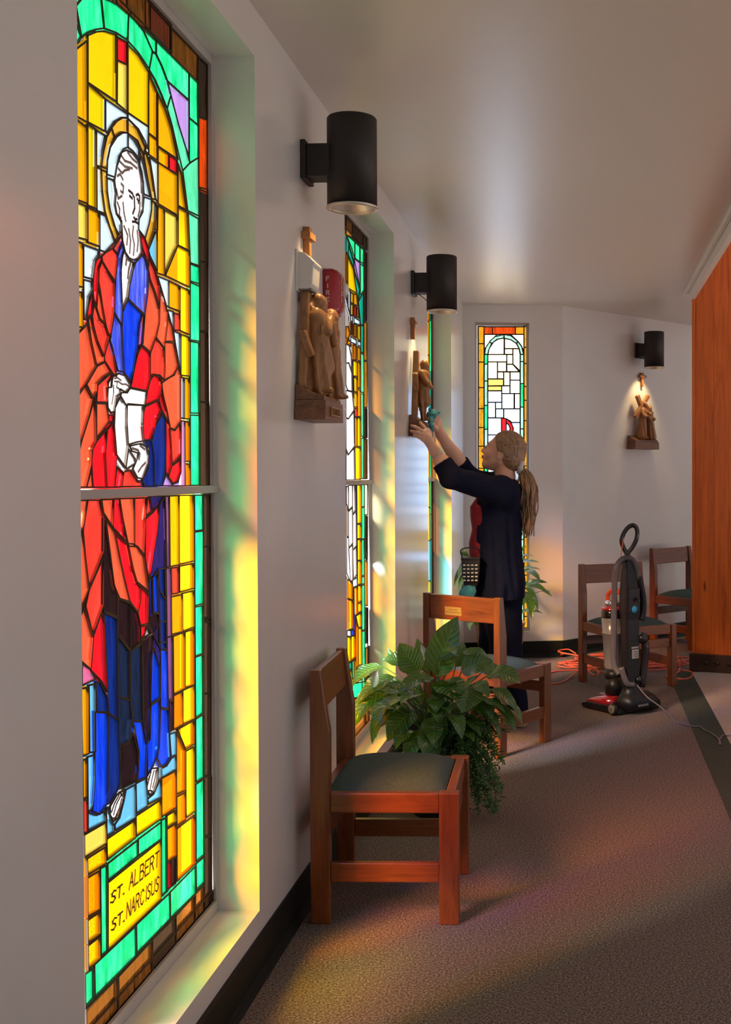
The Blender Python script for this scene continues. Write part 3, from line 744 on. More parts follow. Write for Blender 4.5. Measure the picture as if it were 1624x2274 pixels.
# ---- window 1: the large robed figure
a1, b1 = OPEN[0]
W1 = Window('window_1', wall_matrix(a1), 'tall stained glass window of a bearded figure in red and blue robes', -0.01, b1 - a1 + 0.01, SILL, HEAD, lead=0.0034, frame=0.024)
CROP_Y = {'A': 0, 'B': 240, 'C': 500, 'D': 780, 'E': 1080, 'F': 1380, 'G': 1640, 'H': 1860}
def c1(crop, pts, W=W1):
    k = 340 / 1624.0
    return [W.uv(160 + pts[i] * k, CROP_Y[crop] + pts[i + 1] * k) for i in range(0, len(pts), 2)]
T1 = '''
A gr 40 280 62 262 95 395 50 460 35 440
A gr 38 60 110 -30 220 -50 305 -30 338 300 250 312 160 345 95 395
A gr 305 -30 420 20 520 80 595 150 585 425 460 345 338 300
A gr 595 150 660 215 760 340 850 545 815 735 700 560 588 435
A gr 715 265 800 330 890 430 890 575 850 545 760 340
A gr 850 545 890 575 950 700 1010 860 1045 1010 1005 1150 950 1010 880 850 815 740
A gr 890 432 1240 780 1240 1065 1010 860 950 700 890 575
A pu 1010 865 1240 1072 1240 1660 1200 1560 1120 1300 1045 1010
A mg 1045 1010 1120 1300 1200 1560 1245 1730 1170 1810 1110 1560 1060 1340 1005 1150
A gr 1240 780 1340 880 1340 1332 1240 1248
A gr 1240 1248 1340 1335 1340 1670 1245 1728 1240 1660
A mg 1245 1730 1340 1670 1345 2292 1225 2235 1170 1810
A br 430 -110 770 -60 775 320 715 265 595 150 480 50
A bo 775 -20 1045 280 1045 580 890 430 775 320
A br 1045 285 1335 590 1335 870 1240 780 1045 580
A db 1337 600 1432 690 1432 1270 1340 1235
A bo 1342 1240 1432 1275 1432 2045 1342 2000
A am 40 520 155 430 160 1300 40 1232
A ye 162 375 250 338 340 330 470 372 472 1082 162 875
A re 475 392 585 452 585 690 475 637
A py 475 640 585 690 585 1190 472 1095
A ye 588 475 700 590 808 765 808 1345 588 1195
A am 808 775 860 880 905 985 905 1485 808 1412
A am 905 985 990 1160 1060 1380 1122 1692 905 1548
A ye 162 885 350 1050 350 1395 162 1295
A lb 350 1052 585 1212 585 1250 520 1245 440 1290 365 1410 350 1390
A lb 588 1200 806 1348 800 1580 770 1500 700 1370 588 1258
A am 808 1413 905 1490 908 1708 810 1640
A am 908 1555 1027 1640 1027 1798 908 1722
A re 1027 1642 1112 1700 1112 1845 1027 1798
A am 908 1722 1117 1862 1117 2285 908 2160
A am 1120 1735 1165 1850 1218 2232 1122 2180
A gd 415 1352 470 1285 530 1250 585 1255 588 1408 520 1400 445 1452
A gd 588 1260 690 1370 780 1570 755 1640 690 1490 588 1415
A gd 415 1355 445 1452 400 1560 370 1700 362 1790 305 1765 325 1620 365 1450
A lb 588 1410 588 1560 540 1580 490 1660 470 1760 450 1880 365 1850 370 1700 400 1560 470 1450 530 1410
A lb 590 1420 660 1490 715 1580 712 1690 640 1600 590 1562
A lb 253 1382 352 1440 320 1600 307 1772 253 1755
B lb 255 628 305 648 312 880 347 1122 258 1087
B gd 305 655 362 675 365 880 400 1090 482 1362 450 1412 390 1250 342 1090 315 880
B lb 365 742 442 765 460 900 450 1020 470 1120 520 1200 517 1310 490 1342 440 1240 390 1050 368 880
B lb 718 478 760 600 832 945 758 912 750 780 712 620
B gd 780 458 830 620 882 972 838 958 800 760 755 500
B lb 818 522 907 590 907 1002 882 965 850 720
B lb 758 942 838 970 838 1080 815 1220 770 1378 702 1290 703 1180 745 1100
B gd 840 980 887 1008 887 1130 862 1310 805 1492 770 1385 815 1220 838 1080
B sk 885 1040 907 1045 902 1295 875 1290
B wh 520 470 570 445 640 480 700 560 735 680 750 800 750 960 745 1080 705 1180 700 1280 722 1340 735 1530 700 1590 650 1612 600 1590 560 1530 530 1400 520 1200 470 1120 452 1020 462 900 445 765 470 620
B am 40 120 152 208 155 1012 40 970
B ye 160 168 250 228 252 1068 160 1030
B py 40 995 155 1045 155 1400 40 1367
B am 160 1052 282 1110 287 1468 160 1422
B lb 288 1118 350 1145 400 1280 447 1420 345 1528 288 1505
C am 40 167 105 195 105 657 40 645
C lb 116 207 287 270 282 315 237 380 212 572 116 547
C lb 116 578 207 600 210 690 167 770 147 1002 120 1002
C am 40 703 105 715 105 1082 40 1075
C am 900 -210 972 -168 972 532 898 508
C py 976 -162 1117 -86 1117 212 985 512 976 502
C am 1122 -190 1225 -132 1242 272 1122 212
C sk 806 262 880 72 899 90 899 485 820 322
C am 1117 218 1242 283 1242 657 985 535
C lb 903 542 1020 590 1020 872 995 852 950 700
C am 1022 592 1138 645 1138 912 1022 870
C am 1142 648 1242 695 1242 1162 1142 1117
C lb 1008 898 1072 920 1072 1112 1040 1020
C ro 1077 932 1138 950 1138 1117 1077 1110
C lb 1072 1122 1147 1150 1152 1617 1120 1420 1090 1250
C ye 1152 1158 1242 1190 1242 1602 1152 1590
C mg 1230 -130 1342 -67 1347 432 1250 397
C gr 1250 412 1347 448 1347 622 1250 592
C gr 1250 607 1347 648 1350 1232 1250 1217
C gr 1250 1232 1350 1250 1350 1995 1250 1992
D gr 1250 676 1352 682 1352 1422 1253 1422
C db 1350 -400 1436 -380 1438 395 1350 375
C db 1350 378 1438 398 1440 1140 1350 1115
C db 1352 1118 1440 1143 1445 1880 1352 1870
D db 1354 540 1448 548 1455 1425 1354 1425
C ro 430 250 527 102 532 172 480 312
C ro 310 330 350 290 425 245 477 312 450 592 380 490 315 380
C re 718 92 770 150 802 250 806 432 775 330 740 240
C re 307 325 250 370 225 470 213 680 228 800 255 872 267 640 277 470 312 380
C ro 312 380 375 490 442 605 445 800 430 980 402 1162 385 1172 350 1050 320 880 290 680 275 600 280 450
C rs 270 630 300 760 347 1052 290 992 255 880
C re 212 690 218 800 202 950 150 992 165 860
C ro 230 838 255 880 290 1000 347 1055 387 1178 332 1392 260 1220 220 1060 208 950
C rs 165 1000 205 960 220 1080 270 1250 332 1395 327 1452 255 1492 200 1240
C rs 58 1150 165 1040 190 1200 252 1492 140 1685 48 1805 42 1250
C ro 390 1188 430 1330 467 1600 430 1580 340 1440 335 1390
C lv 527 190 547 260 515 390 515 560 525 800 525 900 517 1052 440 920 455 590 480 312
C wh 547 268 570 310 610 375 657 400 640 470 605 620 585 770 535 892 520 800 512 500 530 330
C lv 745 308 780 370 802 480 797 720 767 952 590 782 605 640 640 480 667 400
C bl 588 787 740 945 710 1040 690 1180 680 1300 640 1560 610 1652 545 1560 525 1080 530 930 560 850
C lv 443 938 517 1060 542 1560 480 1542 440 1380 400 1230 415 1100
C in 745 948 767 958 747 1250 720 1292 680 1362 690 1180 710 1040
C ro 808 322 880 480 922 640 922 862 880 720 820 560 803 450
C rs 808 542 870 710 920 890 920 1040 885 1190 827 1347 738 1270 765 960 797 730
C rs 928 668 970 770 1007 920 1002 1080 972 1302 888 1190 920 1040 925 860
C rs 1010 978 1050 1060 1077 1232 983 1232 1002 1080
C ro 883 1193 972 1305 982 1500 975 1642 925 1590 860 1582 825 1632 825 1360
C re 733 1278 822 1355 822 1640 790 1757 618 1722 660 1500 690 1370
C rs 978 1243 1077 1250 1122 1482 1080 1590 975 1642 980 1480
D rs 1120 168 1147 250 1147 742 1085 832 1035 812 1005 640 965 480 943 340 975 315 1070 250
D re 828 300 870 248 925 275 947 320 940 420 915 510 768 577 795 415
D re 948 338 960 480 1005 650 1027 772 985 690 945 620 918 520
D re 768 588 912 523 942 620 890 720 870 830 820 942 758 947 743 800 753 650
D re 893 762 900 690 947 638 952 662
D nb 960 658 987 720 992 900 980 1262 950 1422 870 1427 860 1100 838 960 870 830 895 765
D re 985 700 1032 780 1047 1000 1052 1200 1020 1312 990 1290 990 900
D ro 1033 820 1085 840 1147 760 1152 1080 1120 1170 1060 1212 1045 1000
D re 1055 1213 1147 1100 1147 1280 1110 1380 1065 1402 1018 1330
D pu 953 1427 990 1308 1060 1412 1120 1390 1150 1280 1153 738 1192 740 1197 1427
D lb 1145 268 1187 285 1187 712 1147 707
D am 1190 283 1242 290 1242 717 1190 717
D or 1192 743 1242 750 1242 1167 1193 1167
D or 1195 1193 1247 1200 1247 1427 1195 1427
D nb 783 948 832 943 862 1090 867 1432 758 1432 738 1370 802 1250 805 1020
D rs 148 350 260 158 347 113 412 220 330 270 260 350 255 430 215 492
D rs 133 358 212 500 170 680 77 992 52 970 48 490
D ro 265 358 400 238 427 260 380 330 367 542 253 537
D rs 253 553 362 558 387 742 253 932
D rs 242 458 250 960 202 1060 197 1200 140 1442 57 1442 63 1080 100 930 180 680
D re 213 1030 252 958 367 823 342 1080 362 1442 213 1442 200 1160
D re 437 753 447 940 467 1110 440 1442 363 1442 345 1080 370 830
D re 383 678 442 678 432 740 385 762
D rs 200 1248 217 1442 148 1442
D re 470 1223 542 1290 520 1437 443 1442
D ro 543 1278 620 1263 700 1388 757 1390 757 1432 518 1437
D wh 430 270 490 235 560 260 605 340 605 390 560 435 505 400 505 450 465 480 440 640 410 655 375 600 365 390 415 380 420 310
D wh 610 393 787 430 762 572 590 557 570 577 508 470 520 440 580 440
D wh 503 488 577 585 577 760 592 1000 560 1232 468 1100 443 800 450 600
D wh 580 568 752 575 742 760 757 952 690 962 590 992 575 800
D wh 593 1038 662 1140 667 1190 563 1257
D wh 610 1005 720 980 780 1010 802 1100 795 1200 740 1352 690 1342 640 1250 690 1130 700 1080 630 1060
E rs 60 150 158 150 112 440 73 502
E ro 162 147 297 147 332 320 332 682 175 1082 140 800 110 470
E rs 308 142 437 137 425 432 328 280
E re 438 137 497 132 537 400 537 552 425 430
E rs 500 132 652 127 657 612 588 607 530 330
E ro 658 127 792 122 772 400 757 722 690 640 658 620
E ro 797 122 822 127 847 260 773 332
E re 922 193 900 450 830 900 810 992 770 760 773 345 850 280
E re 543 448 587 592 533 550
E rs 353 358 442 480 490 720 540 950 607 1222 500 1190 440 1050 400 720
E re 448 498 592 620 640 880 690 1030 722 1060 720 1200 690 1332 610 1222 545 960 490 700
E rs 593 633 690 643 757 740 807 1112 730 1050 680 1010 640 860
E re 728 1068 807 1150 802 1452 718 1477 693 1340 720 1210
E rs 100 488 120 620 167 1090 78 1332 68 560
E ro 332 733 327 1252 215 1572 138 1270 175 1100
E rs 125 1283 217 1602 190 1942 88 1852 83 1380
E re 310 1323 342 1480 372 2182 300 2060 193 1952 220 1590
E re 723 1488 792 1478 760 1582 723 1632
E dk 333 328 360 500 440 1040 472 1150 472 1382 328 1320 330 740
E nb 333 1338 472 1400 487 2482 380 2402 370 2190 345 1750
E dk 478 1188 607 1240 612 1742 478 1550
E dk 608 1238 690 1340 722 1480 722 1652 610 1752
E in 823 108 962 103 920 200 848 262
E in 923 198 977 108 992 400 987 1202 920 1100 900 900 840 982 820 990 860 700 905 450
E bl 848 968 902 908 912 1332 853 1352
E nb 913 878 977 868 987 1250 992 1652 930 1652
E dp 983 108 1027 103 1032 850 1000 862
E dp 993 868 1042 868 1052 1592 1003 1602
E dk 808 998 852 980 862 1350 917 1350 922 1702 850 1560 800 1460
E ye 1028 103 1132 98 1132 832 1035 852
E am 1133 98 1283 95 1288 792 1135 827
E ro 1048 868 1122 858 1122 1132 1053 1142
E am 1138 848 1288 818 1288 1082 1138 1122
E am 1048 1173 1167 1148 1167 1542 1050 1572
E ye 1168 1138 1287 1108 1290 1492 1170 1537
E gr 1295 95 1384 93 1384 462 1297 472
E gr 1297 488 1387 473 1387 1242 1300 1267
E gr 1300 1283 1390 1263 1392 1772 1303 1802
E db 1390 90 1462 88 1464 640 1390 640
E db 1390 644 1464 640 1466 1400 1392 1400
F pk 100 448 190 510 242 610 100 682
F am 88 718 168 698 168 1402 105 1432
F sk 173 678 242 663 242 1382 180 1392
F nb 248 648 290 638 372 820 377 962 255 957
G bl 230 -280 372 -270 377 500 360 700 290 802 213 772 235 400
G nb 380 -262 487 -190 502 350 500 500 470 560 400 682 370 692
F nv 478 148 602 310 602 832 490 792
F nv 613 318 732 238 747 480 747 1062 640 1052 615 800
F dk 733 208 862 128 842 350 822 1252 790 1292 745 1060
F nv 488 798 612 840 632 1040 602 1282 500 1332 490 1040
G dk 500 88 600 30 640 -62 692 140 697 330 682 452 520 532 505 400
G bl 640 -192 747 -182 792 50 777 412 690 452 705 150
F bl 838 348 865 288 922 480 927 802 830 882 825 600
G bl 835 -352 922 -412 917 100 880 220 850 302 798 392 793 60
F bl 933 298 1002 308 1017 922 935 912
G bl 933 -312 1017 -307 1037 50 1047 180 1000 272 945 302 898 210 920 80
F nb 922 0 992 0 995 296 930 296
F in 862 130 922 20 935 480 922 470 868 285 845 300
F dp 1003 168 1057 158 1062 822 1015 832
F dp 1030 848 1062 843 1062 1152 1035 1167
F am 1068 158 1192 113 1192 712 1073 772
F or 1196 113 1290 83 1290 672 1196 702
F or 1073 788 1167 743 1172 1092 1073 1147
F am 1173 733 1292 678 1294 1032 1173 1087
F or 1116 1148 1292 1048 1292 1302 1200 1352
F or 1103 1173 1197 1365 1197 1792 1103 1832
F ye 1203 1378 1292 1328 1300 2012 1206 2082
F sk 1028 1198 1100 1173 1097 1412 1040 1442
F gr 1303 383 1392 348 1394 967 1308 1027
F gr 1308 1038 1395 983 1399 1652 1312 1702
F db 1392 -35 1468 -40 1470 760 1394 770
F db 1394 772 1470 762 1472 1640 1398 1650
G db 1398 400 1474 390 1476 1040 1402 1050
E db 1392 1403 1466 1402 1468 1440 1392 1440
G am 106 228 152 218 152 622 110 642
G sk 158 198 232 173 237 400 217 690 195 762 163 772
G ro 113 658 157 648 160 992 116 1002
G sk 163 783 250 815 352 768 352 877 163 977
G sk 358 738 385 728 410 880 437 920 437 987 363 1037
G wh 400 720 470 600 550 540 530 680 480 840 430 880 400 830
G sk 568 543 667 488 667 842 453 972 448 915 500 840 545 660
G sk 673 478 777 423 792 620 792 717 678 792
G wh 790 400 840 320 910 310 905 450 870 560 820 600 790 540
G sk 910 478 942 408 942 622 803 697 798 640 860 590
G sk 943 318 1000 290 1050 210 1100 178 1097 327 948 417
G or 946 423 1097 343 1097 732 946 832
G ye 1003 818 1097 763 1100 882 1003 947
G or 1003 963 1100 898 1100 1242 1006 1307
H re 1008 268 1045 240 1045 522 1008 557
H dk 1047 238 1097 208 1097 482 1047 520
G or 1106 618 1197 573 1197 862 1108 922
G or 1108 958 1300 813 1302 1332 1110 1512
G gr 1310 488 1399 428 1400 1232 1313 1302
H gr 1313 278 1400 203 1400 472 1316 552
G py 123 1023 357 888 357 1112 126 1262
G ye 363 1068 667 863 667 1052 368 1287
G ye 673 823 940 648 940 852 676 1037
G am 156 1273 354 1148 354 1322 160 1447
G gr 373 1328 692 1078 692 1247 376 1507
G gr 698 1068 940 888 940 1067 698 1242
G gr 943 868 1000 838 1005 1622 946 1672
H gr 296 328 367 293 372 1202 303 1257
H ye 376 478 940 28 940 652 376 1197
H or 158 428 287 353 287 762 160 842
H am 160 878 292 788 292 1022 163 1122
H am 163 1148 292 1048 292 1282 166 1402
H gr 233 1348 672 938 677 1252 238 1692
H gr 678 923 1032 588 1037 862 683 1227
H gr 1038 578 1302 308 1304 592 1040 852
H gr 133 1448 227 1383 227 1702 136 1802
H br 143 1820 483 1480 488 1900 150 2230
H br 488 1475 847 1088 847 1472 493 1892
H db 848 1080 1097 838 1100 1192 853 1462
H br 1098 830 1300 608 1302 962 1103 1192
H br 1306 600 1400 498 1402 845 1308 952
H db 1402 -10 1476 -20 1478 770 1402 842
'''
clip1 = (0.014, b1 - a1 - 0.014, SILL + 0.03, HEAD - 0.024)
PANES1 = []
for ln in T1.strip().splitlines():
    t = ln.split()
    poly = c1(t[0], [float(x) for x in t[2:]])
    PANES1.append((t, W1.pane(t[1], poly, clip=clip1)))
# transom between the two lights
zt0, zt1 = W1.uv(300, 1104)[1], W1.uv(300, 1082)[1]
W1.bar_h(zt0 + 0.001, zt1 - 0.001, 0.0, b1 - a1)
# the part behind the near jamb: amber field, green and brown borders
xl = W1.uv(171, 1300)[0] - 0.004
rng = random.Random(3)
def side_fill(W, x0, x1, z0, z1, xin, field=('am', 'or', 'ye', 'am'), inner=('am', 'or', 'ye', 'sk')):
    """border and field panes of the window edge that the near jamb covers"""
    z = z0
    while z < z1 - 0.02:
        h = min(rng.uniform(0.22, 0.34), z1 - z)
        W.rect('br' if rng.random() < 0.5 else 'db', x0, x0 + 0.085, z, z + h)
        z += h
    z = z0 + 0.09
    while z < z1 - 0.12:
        h = min(rng.uniform(0.2, 0.36), z1 - 0.09 - z)
        W.rect('gr', x0 + 0.085, x0 + 0.165, z, z + h)
        z += h
    z = z0 + 0.09
    while z < z1 - 0.12:
        h = min(rng.uniform(0.12, 0.3), z1 - 0.09 - z)
        xm = (x0 + 0.165 + xin) / 2
        W.rect(rng.choice(field), x0 + 0.165, xm, z, z + h)
        W.rect(rng.choice(inner), xm, xin, z, z + h)
        z += h
side_fill(W1, 0.014, 0, SILL + 0.03, zt0, xl)
side_fill(W1, 0.014, 0, zt1, HEAD - 0.024, xl)
for k in range(4):                                        # top border and crown of the arch above the picture
    W1.rect(('br', 'bo', 'br', 'db')[k], xl + k * 0.14, xl + k * 0.14 + 0.14, HEAD - 0.095, HEAD - 0.024)
# painted lines of the face, hands and feet, lettering
def pane_at(pref):
    for t, o in PANES1:
        if ' '.join(t).startswith(pref): return o
head = pane_at('B wh 520 470')
def paint(crop, parent, lines, w, mat):
    for l in lines:
        W1.stroke(c1(crop, l), w, mat, parent)
paint('B', head, [(600, 872, 640, 905, 650, 935), (610, 930, 640, 960), (680, 925, 700, 912, 715, 930, 715, 985), (690, 960, 705, 985, 705, 1010), (655, 1160, 672, 1180, 690, 1178), (640, 1205, 670, 1205, 695, 1220), (660, 940, 665, 1060, 645, 1120)], 0.006, 'glass_paint')
paint('B', head, [(520, 500, 560, 560, 620, 580, 690, 640), (500, 560, 560, 620, 640, 640), (590, 470, 640, 540, 690, 580), (490, 640, 530, 690, 560, 660, 610, 650), (480, 720, 510, 700, 540, 760), (520, 800, 545, 830, 540, 900, 515, 880), (470, 860, 490, 960, 530, 930), (480, 1000, 505, 1070, 500, 1140, 520, 1170), (540, 1000, 550, 1110, 570, 1200), (700, 600, 730, 760, 735, 900), (720, 1000, 715, 1090, 700, 1150), (550, 1250, 590, 1350, 580, 1450), (650, 1250, 640, 1350, 660, 1450, 650, 1560), (600, 1280, 620, 1400, 610, 1540), (690, 1300, 700, 1400, 690, 1520)], 0.006, 'glass_paint_soft')
chest = pane_at('C wh 547')
paint('C', chest, [(620, 400, 600, 470, 590, 560), (580, 340, 570, 420)], 0.008, 'glass_paint_soft')
h1 = pane_at('D wh 430'); h2 = pane_at('D wh 610 1005')
paint('D', h1, [(450, 290, 480, 280, 520, 310), (450, 320, 490, 320, 530, 350, 570, 350, 600, 370), (440, 360, 440, 440, 420, 560), (480, 330, 470, 380, 500, 400)], 0.004, 'glass_paint_soft')
paint('D', h2, [(640, 1030, 700, 1050, 720, 1090, 710, 1150), (700, 1280, 740, 1220, 780, 1180), (720, 1000, 770, 1040)], 0.006, 'glass_paint_soft')
f1 = pane_at('G wh 400'); f2 = pane_at('G wh 790')
paint('G', f1, [(420, 780, 450, 690, 500, 600), (440, 810, 470, 700, 520, 600), (460, 830, 500, 740, 525, 640), (410, 820, 430, 850, 460, 840, 480, 800), (495, 570, 525, 590, 530, 610)], 0.004, 'glass_paint')
paint('G', f2, [(800, 500, 820, 420, 840, 350), (830, 530, 850, 420, 870, 340), (855, 520, 880, 420, 890, 340), (800, 560, 830, 550, 850, 560), (820, 400, 810, 440)], 0.004, 'glass_paint')
txt = pane_at('H ye 376')
tb = MB()
def text_line(word, ax, ay, bx, by, top):
    """lettering along the slanted line of the panel"""
    (x0, z0), (x1, z1) = c1('H', (ax, ay, bx, by))
    size = abs(c1('H', (ax, ay))[0][1] - c1('H', (ax, top))[0][1])
    n = sum((2.4 if ch in '. ' else (3.2 if ch == 'I' else 5.2)) for ch in word)
    L = math.hypot(x1 - x0, z1 - z0)
    k = L / (n * size / 6.0)
    dx, dz = (x1 - x0) / L, (z1 - z0) / L
    def fn(x, y):
        return Vector((x0 + dx * x * k - dz * y, 0.0, z0 + dz * x * k + dx * y)), Vector((0, -1, 0))
    strokes(tb, word, fn, size, 0.0036, slant=0.12)
text_line('ST. ', 408, 705, 590, 560, 590)
text_line('ALBERT', 602, 552, 925, 285, 395)
text_line('ST. ', 415, 995, 590, 850, 880)
text_line('NARCISUS', 575, 858, 925, 545, 700)
o = tb.build('lettering', 'glass_paint', txt)
W1.rect('br', xl, b1 - a1 - 0.014, SILL + 0.03, SILL + 0.06)
W1.done()

# ---- window 2
a2, b2 = OPEN[1]
W2 = Window('window_2', wall_matrix(a2), 'stained glass window of a figure in long white robes', -0.01, b2 - a2 + 0.01, SILL, HEAD, lead=0.005, frame=0.024)
T2 = '''
P ba 103 55 155 95 155 207 103 187
P db 158 97 240 190 240 285 158 230
P gr 108 187 172 240 172 375 150 300
P tl 103 195 125 252 120 342 103 322
P tl 125 257 167 400 167 462 120 342
P gr 175 245 214 280 214 405 175 372
P gr 217 285 243 305 243 417 217 402
P pu 168 377 214 410 214 612 190 490
P gr 217 417 243 440 243 632 218 667
P tl 167 462 216 622 202 722 175 560
P tl 243 642 243 907 220 907 203 724
P or 103 332 116 347 116 572 103 557
P ye 117 362 160 462 188 657 118 612
P lb 97 572 118 592 118 742 105 692
P lb 119 617 138 642 138 832 119 762
P am 139 642 164 662 164 742 139 727
P am 165 660 187 665 197 757 165 742
P ye 139 742 156 747 156 832 139 827
P re 167 752 188 767 188 847 167 837
P am 190 767 202 777 206 852 190 847
P lb 139 832 156 837 156 882 139 877
P lb 167 847 213 877 213 910 167 892
P or 144 887 156 892 156 992 144 982
P or 167 897 186 907 186 1012 167 1002
P ye 196 912 218 922 218 1042 198 1022
P lb 141 1002 186 1032 186 1067 141 1047
P lb 196 1037 219 1047 219 1082 198 1072
P or 164 1062 186 1077 186 1192 164 1187
P am 197 1082 219 1097 219 1202 197 1192
P tl 221 912 244 917 244 1132 221 1127
P or 103 922 120 922 136 982 120 1022 103 1012
P or 120 1022 141 1042 141 1082 110 1062
P wy 103 1062 130 1077 146 1162 149 1282 125 1212 103 1217
P wy 103 1217 125 1215 149 1292 151 1442 115 1432 103 1392
P wy 103 1435 151 1447 166 1592 120 1662 103 1652
P wy 103 1657 120 1664 166 1602 169 1882 120 1947 103 1902
P wy 103 1908 120 1952 169 1892 173 2152 103 2152
P bl 150 1187 159 1192 164 1482 155 1442
P bl 163 1592 171 1602 173 1882 167 1852
P am 160 1192 194 1207 194 1322 160 1317
P am 196 1207 218 1212 218 1417 196 1412
P am 165 1327 194 1337 194 1447 168 1442
P am 168 1455 194 1457 194 1567 168 1567
P am 196 1425 218 1432 218 1647 196 1642
P ro 172 1577 194 1582 194 1647 172 1642
P am 172 1652 194 1652 194 1882 172 1882
P ye 195 1652 219 1657 221 1887 195 1882
P am 175 1892 221 1897 221 2147 178 2147
P mg 221 1137 244 1147 246 1452 221 1447
P mg 221 1462 246 1462 246 1802 223 1802
P mg 223 1817 247 1817 247 2142 225 2142
P db 247 312 270 332 268 877 247 872
P ba 247 885 270 892 271 1195 247 1192
P ba 247 1202 272 1202 272 1572 248 1567
P db 248 1577 272 1582 273 1815 248 1812
P br 248 1822 273 1827 273 2142 248 2142
Q wy 100 140 115 135 115 322 100 272
Q wy 117 130 146 130 146 292 117 322
Q wy 148 130 166 130 171 322 148 352
Q wy 103 277 115 327 115 522 103 522
Q wy 117 332 146 297 149 572 117 612
Q wy 150 357 173 327 176 592 150 622
Q wy 103 527 117 532 131 872 103 802
Q wy 117 617 149 577 151 852 131 872
Q wy 152 627 176 597 179 812 155 852
Q bl 172 150 179 130 183 822 178 702
Q am 181 130 213 128 213 417 183 422
Q am 183 432 213 427 213 537 183 537
Q or 185 547 214 542 214 702 186 702
Q or 187 712 214 707 214 882 187 892
Q mg 216 125 239 125 239 292 217 297
Q gr 217 302 239 297 239 537 217 542
Q gr 217 547 241 542 241 817 218 822
Q gr 218 832 241 827 241 882 218 887
Q gr 218 897 241 892 241 1232 220 1242
Q gr 220 1247 243 1242 243 1522 222 1532
Q gr 222 1542 243 1537 243 1702 222 1702
Q or 106 847 146 872 146 1007 108 992
Q or 110 1002 148 1012 151 1227 113 1237
Q lb 148 857 183 832 185 897 150 912
Q bl 150 917 159 927 163 1262 151 1232
Q or 160 917 186 902 188 1112 162 1132
Q am 188 902 215 892 215 1012 190 1032
Q am 190 1037 215 1022 215 1092 190 1107
Q re 163 1137 174 1132 171 1272 160 1272
Q am 175 1132 215 1102 215 1212 195 1222
Q or 170 1152 191 1212 191 1512 172 1532
Q ye 194 1227 216 1217 219 1502 195 1507
Q lb 105 1242 136 1237 131 1287 106 1282
Q bl 137 1237 161 1242 161 1272 140 1282
Q ye 106 1292 136 1287 136 1472 106 1492
Q or 138 1287 169 1277 173 1442 138 1472
Q tl 110 1497 141 1477 141 1532 110 1562
Q gr 145 1477 159 1467 159 1602 147 1612
Q ye 160 1462 173 1452 173 1622 160 1642
Q ye 175 1542 216 1512 216 1612 175 1642
Q ye 110 1567 141 1542 145 1702 113 1722
Q gr 147 1650 242 1630 242 1740 147 1760
Q ye 110 1740 143 1710 143 1900 110 1930
Q br 147 1770 242 1745 242 1880 147 1920
Q cx 240 125 263 125 263 357 240 352
Q db 240 362 263 367 263 702 240 602
Q ba 240 707 263 712 264 1052 242 1047
Q db 242 1062 266 1067 266 1332 243 1332
Q cx 243 1337 266 1337 266 1502 245 1562
Q br 245 1565 266 1510 267 1780 245 1760
'''
def c2(k, pts):
    x0, y0, sc = (740, 470, 160 / 578.0) if k == 'P' else (740, 1040, 160 / 551.0)
    return [W2.uv(x0 + pts[i] * sc, y0 + pts[i + 1] * sc) for i in range(0, len(pts), 2)]
clip2 = (0.014, b2 - a2 - 0.014, SILL + 0.03, HEAD - 0.024)
for ln in T2.strip().splitlines():
    t = ln.split()
    W2.pane(t[1], c2(t[0], [float(x) for x in t[2:]]), clip=clip2)
W2.bar_h(W2.uv(790, 1076)[1], W2.uv(790, 1066)[1], 0.0, b2 - a2)
L2 = b2 - a2
xl2 = W2.uv(768.5, 1300)[0] - 0.004
zm2 = W2.uv(790, 1071)[1]
side_fill(W2, 0.014, 0, SILL + 0.03, 0.85, min(xl2, 0.36))  # invented panes, amber below and blue above for the light they throw
side_fill(W2, 0.014, 0, 0.85, zm2 - 0.012, min(xl2, 0.36), ('bl', 'sk'), ('lv', 'bl'))
side_fill(W2, 0.014, 0, zm2 + 0.012, HEAD - 0.024, min(xl2, 0.36), ('bl', 'sk', 'lv', 'bl'), ('lv', 'bl', 'sk', 'bl'))
z = SILL + 0.15
while z < HEAD - 0.3:                                     # unseen panes behind the jamb, hues picked to tint light on chair and floor
    if xl2 > 0.37: W2.rect(('ye' if int(z * 4) % 2 else 'am') if z > 1.1 else ('bl' if z > 0.85 else ('or' if int(z * 4) % 2 else 'ye')), 0.36, xl2, z, z + 0.26)
    z += 0.27
z = SILL + 0.03
while z < 0.5:                                            # foot of the far border
    W2.rect('br', L2 - 0.10, L2 - 0.014, z, z + 0.12); z += 0.12
W2.rect('br', 0.30, L2 - 0.10, SILL + 0.03, SILL + 0.10)
W2.rect('gr', 0.30, L2 - 0.10, SILL + 0.10, SILL + 0.16)
W2.rect('db', 0.3, L2 - 0.014, HEAD - 0.08, HEAD - 0.024)
W2.done()

